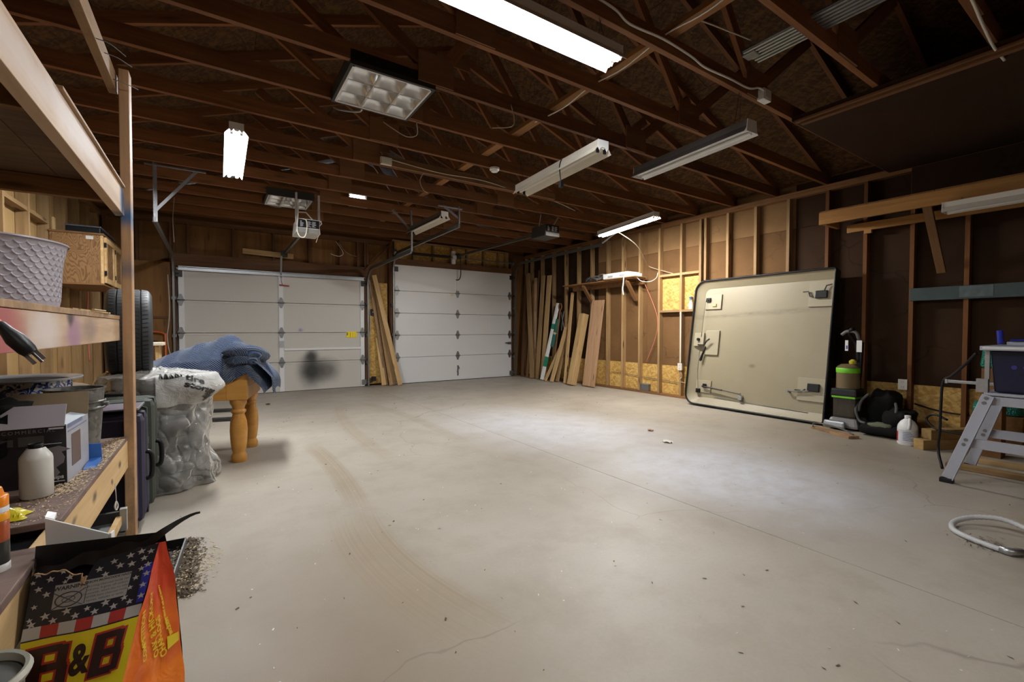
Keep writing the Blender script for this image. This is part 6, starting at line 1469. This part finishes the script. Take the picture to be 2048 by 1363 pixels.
# side lettering
def smap(u0, z0, ang, off=.0028):
    ca, sa = math.cos(ang), math.sin(ang)
    def fn(c):
        x = c.x * ca - c.y * sa; z = c.x * sa + c.y * ca
        return side(u0 + x / .19, z0 + z, off)
    return fn
sy = plain('side_yellow', (.78, .60, .02), .35, var=.05)
for s_, sz, u, z, a in (('COMPETITION', .020, .28, .335, 1.86), ('OAK & HICKORY', .024, .47, .345, 1.84), ('CHAR-LOGS', .022, .64, .300, 1.82), ('Premium blend of oak and hickory', .0095, .70, .37, 1.80), ('BRIQUETS', .012, .80, .31, 1.80)):
    text('print', s_, sz, sy, t, None, fn=smap(u, z, a), bold=.0006)
obj('yellow_corner', B().grid(lambda u, v: side(.76 + .20 * u, .25 + .035 * v * (1 - u * .3), .0025), 6, 4), sy, t, recalc=False)
# grey rim of a pail at the lower edge
t = thing('grey_tub', 'pale-rimmed grey tub before the charcoal bag at the lower edge', 'tub', (-.312, .97, 0))
obj('wall', B().lathe([(.055, .002), (.062, .55), (.064, .60), (.068, .604), (.07, .598)], 36, (-.312, .97, 0)), plain('grey_tub', (.10, .105, .10), .4), t, smooth=True)
obj('rim', B().lathe([(.063, .597), (.064, .609), (.069, .611), (.073, .604), (.070, .597)], 36, (-.312, .97, 0)), plain('tub_rim', (.40, .39, .33), .35), t, smooth=True)
obj('lid', B().lathe([(0, .590), (.061, .590), (.061, .596), (0, .596)], 36, (-.312, .97, 0)), bpy.data.materials['grey_tub'], t)
# black tray with chaff on the floor
t = thing('floor_tray', 'low black tray on the floor beside the rack post', 'tray', (-.25, 2.65, 0))
TRM = Matrix.Translation((-.16, 2.44, 0)) @ Matrix.Rotation(math.radians(-4), 4, 'Z')
obj('tray_floor', B().box((-.22, 0, .001), (0, .40, .006)), M['black'], t, M=TRM)
for lo, hi in (((-.22, .395, .0065), (.0, .40, .05)), ((-.006, .0, .0065), (0, .3945, .05)), ((-.22, 0, .0065), (-.214, .3945, .05)), ((-.2135, 0, .0065), (-.0065, .006, .05))):
    obj('rim', B().box(lo, hi), M['steel'] if hi[0] == 0 and lo[0] < -.003 and lo[0] > -.01 else M['black'], t, M=TRM)
s = tag(obj('floor_chaff', flakes(1500, lambda r: (lambda k: (r.gauss(-.125 + .0 * k, .030), 2.30 + .62 * k, .001 + abs(r.gauss(0, .006))))(r.random()), .003, .009, 5), M['chaffdark']), 'dark plant chaff swept along the black tray on the floor', 'chaff', None, 'stuff')
s = tag(obj('pale_chaff', flakes(700, lambda r: (lambda k: (r.gauss(-.19 + .15 * (k > .75), .05), r.uniform(2.28, 2.80), .007 + abs(r.gauss(0, .004))) if k < .75 else (r.gauss(-.05, .035), r.gauss(2.62, .10), .002))(r.random()), .002, .006, 6), M['chaff']), 'pale straw chaff in and beside the black tray on the floor', 'chaff', None, 'stuff')
s = tag(obj('floor_litter', flakes(420, lambda r: (r.uniform(-.2, 5.8), r.uniform(.3, 8.7), .0015), .002, .009, 8), M['chaffdark']), 'scattered dark specks of litter over the concrete floor', 'litter', None, 'stuff')
s = tag(obj('floor_crumbs', flakes(260, lambda r: (r.uniform(-.1, 4.5), r.uniform(.3, 6), .0015), .0015, .006, 9), M['white']), 'scattered pale paint crumbs on the concrete floor', 'litter', None, 'stuff')
s = tag(obj('dust_clump', flakes(160, lambda r: (r.gauss(3.33, .05), r.gauss(.56, .07), .002 + abs(r.gauss(0, .008))), .003, .010, 12), M['chaffdark']), 'brown debris clump at the end of the ribbed hose', 'debris', None, 'stuff')
M['leaf'] = plain('dry_leaf', (.42, .24, .16), .8)
for lb, c, sz, mt in (('dry orange-brown leaf on the open floor', (4.02, 3.28), .07, 'leaf'), ('pale paper scrap on the open floor near the dry leaf', (3.75, 2.85), .10, 'cable'), ('small brown leaf near the tan-white door', (.66, 7.6), .07, 'header')):
    tt = thing('dry_leaf' if 'leaf' in lb else 'paper_scrap', lb, 'leaf' if 'leaf' in lb else 'paper', (c[0], c[1], 0))
    obj('blade', B().grid(lambda u, v: (c[0] + sz * (u - .5) * (1 - .6 * abs(2 * v - 1)), c[1] + sz * (v - .5), .003 + .015 * abs(math.sin(u * 4 + v * 5))), 6, 6), M[mt], tt, smooth='all')
# ---- suitcases
def suitcase(label, y0, y1, x0, x1, h, mat, trim, name='suitcase'):
    t = thing(name, label, 'suitcase', ((x0 + x1) / 2, (y0 + y1) / 2, 0), 'suitcases behind the rack post')
    ym = (y0 + y1) / 2
    obj('shell', B().box((x0, y0, .045), (x1, ym - .004, h)), mat, t, bevel=.045)
    obj('shell', B().box((x0, ym + .004, .045), (x1, y1, h)), mat, t, bevel=.045)
    obj('zip_band', B().box((x0 + .012, ym - .012, .06), (x1 - .006, ym + .012, h - .006)), M['black'], t, bevel=.004)
    for xx in (x0 + .07, x1 - .05):
        for yy in (y0 + .05, y1 - .05): obj('wheel', B().cyl((xx - .015, yy, .026), (xx + .015, yy, .026), .026, n=16), M['black'], t, smooth=True)
    obj('side_handle', B().tube(catmull([(x1 - .002, ym, .26), (x1 + .022, ym, .275), (x1 + .028, ym, .34), (x1 + .022, ym, .405), (x1 - .002, ym, .42)], 6), .013, n=8), M['black'], t, smooth='all')
    obj('zip_pull', B().box((x1 + .004, ym + .016, .46), (x1 + .010, ym + .028, .50)), M['chrome'], t)
    obj('corner_piping', B().tube([(x1 - .03, y0 - .002, .08), (x1 - .03, y0 - .002, h - .05), (x1 - .07, y0 - .002, h - .03), (x0 + .05, y0 - .002, h - .03)], .005, n=6), trim, t)
    obj('top_handle', B().tube(catmull([(x0 + .12, ym, h - .004), (x0 + .13, ym, h + .022), (x1 - .14, ym, h + .022), (x1 - .13, ym, h - .004)], 5), .010, n=7), M['black'], t, smooth='all')
suitcase('dark purple soft suitcase right behind the rack post', 3.20, 3.44, -.86, -.335, .655, plain('purple_cloth', (.016, .012, .034), .75, bump=.3), plain('purple_piping', (.06, .05, .09), .6))
suitcase('dark green suitcase standing between the purple one and the plastic bag', 3.475, 3.74, -.90, -.315, .70, plain('green_cloth', (.030, .038, .026), .75, bump=.3), plain('green_piping', (.07, .085, .065), .6))
t = thing('mirror_panel', 'pale purple-grey sheet lying on top of the purple suitcase', 'panel', (-.6, 3.3, .68))
obj('sheet', B().box((-.86, 3.19, .680), (-.36, 3.46, .688)), plain('mauve_sheet', (.17, .145, .18), .4), t, bevel=.002)
obj('edge', B().box((-.36, 3.19, .679), (-.352, 3.46, .689)), M['galv'], t)
# ---- wall cabinet, box on it
t = thing('wall_cabinet', 'oak plywood wall cabinet with two open-framed doors on the left studs', 'cabinet', (-1.2, 7.0, 1.6))
cy0, cy1, cx1, cz0, cz1 = 6.50, 7.66, -.985, 1.62, 2.135
obj('end_panel', B().box((-1.397, cy0, cz0), (cx1 - .02, cy0 + .018, cz1)), M['cab'], t)
obj('end_panel', B().box((-1.397, cy1 - .018, cz0), (cx1 - .02, cy1, cz1)), M['cab'], t)
obj('bottom_panel', B().box((-1.397, cy0, cz0 - .018), (cx1, cy1, cz0 - .0005)), M['studdark'], t)
obj('top_panel', B().box((-1.397, cy0 - .01, cz1 + .0005), (cx1 + .01, cy1 + .01, cz1 + .02)), M['studdark'], t)
for a, b_ in ((cy0, cy0 + .045), (cy1 - .045, cy1), ((cy0 + cy1) / 2 - .02, (cy0 + cy1) / 2 + .02)): obj('face_frame_stile', B().box((cx1 - .0195, a, cz0), (cx1, b_, cz1)), M['lumber'], t)
obj('back_panel', B().box((-1.396, cy0 + .019, cz0), (-1.39, cy1 - .019, cz1)), M['studdark'], t)
for a, b_ in ((cy0 + .05, (cy0 + cy1) / 2 - .025), ((cy0 + cy1) / 2 + .025, cy1 - .05)):
    d = obj('door', B().box((cx1 + .001, a, cz0 + .01), (cx1 + .020, a + .055, cz1 - .01)).box((cx1 + .001, b_ - .055, cz0 + .01), (cx1 + .020, b_, cz1 - .01)).box((cx1 + .001, a + .056, cz0 + .01), (cx1 + .020, b_ - .056, cz0 + .065)).box((cx1 + .001, a + .056, cz1 - .065), (cx1 + .020, b_ - .056, cz1 - .01)), M['lumber'], t)
    obj('inner_panel', B().box((cx1 + .001, a + .056, cz0 + .066), (cx1 + .008, b_ - .056, cz1 - .066)), M['cab'], d)
    for z in (cz0 + .09, cz1 - .12): obj('hinge', B().box((cx1 + .004, a - .018, z), (cx1 + .024, a - .002, z + .05)), M['black'], d)
obj('paper_patch', B().box((-1.12, cy0 - .001, cz1 - .05), (-1.06, cy0 - .0002, cz1 - .015)), plain('pale_patch', (.5, .48, .46), .6), t)
t = thing('flat_case', 'flat black case lying on top of the oak wall cabinet', 'case', (-1.15, 7.0, cz1 + .02))
obj('case', B().box((-1.30, 6.62, cz1 + .0205), (-1.02, 7.50, cz1 + .095)), M['black'], t, bevel=.008)
obj('lid', B().box((-1.305, 6.61, cz1 + .0955), (-1.015, 7.51, cz1 + .112)), plain('grey_lid', (.07, .075, .085), .4), t, bevel=.004)
# ---- things behind the tyre
t = thing('folding_easel', 'cream wooden stool-like ladder leaning behind the standing tyre', 'step stool', (-.47, 5.35, 0))
crw = plain('cream_paint', (.62, .55, .42), .5, var=.08)
obj('panel', B().hull8([(-.80, 5.60, .0), (-.40, 5.60, .0), (-.40, 5.62, .0), (-.80, 5.62, .0), (-.64, 5.75, 1.28), (-.585, 5.75, 1.28), (-.585, 5.77, 1.28), (-.64, 5.77, 1.28)]), M['white'], t)
obj('tread', B().box((-.69, 5.36, .97), (-.40, 5.58, 1.0)), crw, t, bevel=.004)
for a, b_ in (((-.65, 5.40, 0), (-.63, 5.42, .969)), ((-.42, 5.40, 0), (-.45, 5.42, .969)), ((-.65, 5.56, 0), (-.63, 5.54, .969)), ((-.42, 5.56, 0), (-.45, 5.54, .969))): beam('leg', a, b_, .035, .05, M['lumber'], t, up=(0, 1, 0))
t = thing('hand_truck', 'orange tube-framed hand truck standing against the rear plywood', 'hand truck', (-.75, 8.85, 0))
otp = plain('orange_tube', (.55, .11, .02), .35)
obj('frame', B().tube(catmull([(-1.02, 8.85, .02), (-1.02, 8.93, .95), (-1.0, 8.94, 1.06), (-.80, 8.95, 1.09), (-.66, 8.94, 1.06), (-.64, 8.93, .95), (-.64, 8.85, .02)], 6), .016, n=8), otp, t, smooth='all')
obj('inner_loop', B().tube(catmull([(-.98, 8.84, .1), (-.97, 8.86, .85), (-.83, 8.86, .93), (-.70, 8.86, .85), (-.69, 8.84, .1)], 6), .014, n=8), M['dksteel'], t, smooth='all')
obj('toe_plate', B().box((-1.02, 8.66, .004), (-.64, 8.86, .012)), M['dksteel'], t)
for xx in (-1.06, -.60): obj('wheel', B().cyl((xx - .02, 8.93, .10), (xx + .02, 8.93, .10), .10, n=20), M['rubber'], t, smooth=True)
t = thing('ply_sheet', 'brown wood-grained plywood sheet standing in the rear corner', 'plywood', (-1.0, 9.0, 0))
m, L = frame((-.93, 9.01, .005), (-.93, 9.03, 2.2), (0, 1, 0))
obj('sheet', B().box((-L / 2, -.36, -.008), (L / 2, .36, .008)), M['plyback'], t, M=m)
m2, L2 = frame((-.93, 8.995, 1.30), (-.93, 8.996, 1.36), (0, 1, 0))
obj('batten', B().box((-1.27, 8.992, 1.30), (-.60, 9.003, 1.335)), M['header'], t)
t = thing('brown_sheet', 'dusty brown sheet draped behind the enamel pot toward the tyre', 'sheet', (-.9, 4.2, 0))
obj('cover', B().grid(lambda u, v: (-1.38 + .62 * u, 3.95 + 1.25 * v, .66 + .09 * math.sin(PI * v) * (1 - u * .5) + .03 * mnoise.noise(V(u * 4, v * 6, 3)) - .22 * sm((u - .75) / .25)), 20, 30), plain('brown_cloth', (.15, .10, .06), .6, var=.4), t, smooth='all')
obj('carton', B().box((-1.37, 4.02, .002), (-.80, 5.10, .62)), M['plyback'], t)
for lb, pts in (('orange cord hanging down the left studs behind the cabinet', [(-1.385, 8.0, 2.45), (-1.38, 8.0, 2.0), (-1.375, 8.02, 1.6), (-1.38, 7.98, 1.2), (-1.37, 8.0, .7)]),):
    wire(lb, pts, .008, 'cablered')
wire('thin wire hanging in the dark by the far left track', [(-.42, 7.6, 2.9), (-.44, 7.6, 2.6), (-.43, 7.6, 2.3)], .004, 'cabletan')
for k, (z, y_) in enumerate(((2.38, 3.02), (2.40, 2.80), (2.37, 2.62))):
    tag(obj('bent_nail', B().tube(catmull([(-.405, y_, z), (-.36, y_ + .01, z - .004), (-.31, y_ + .03, z - .012 - .01 * k)], 4), .0022, n=5), M['steel']), ('bent nail in the rack top rail nearest the post', 'bent nail in the middle of the rack top rail', 'bent nail in the rack top rail nearest the viewer')[k], 'nail', 'bent nails in the rack top rail')
# second lamp row behind the viewer
shop_light('lit shop light behind the viewer over the near end of the floor', (.2, -1.2, 2.70), (1.4, -1.2, 2.70), lit='tuberear')
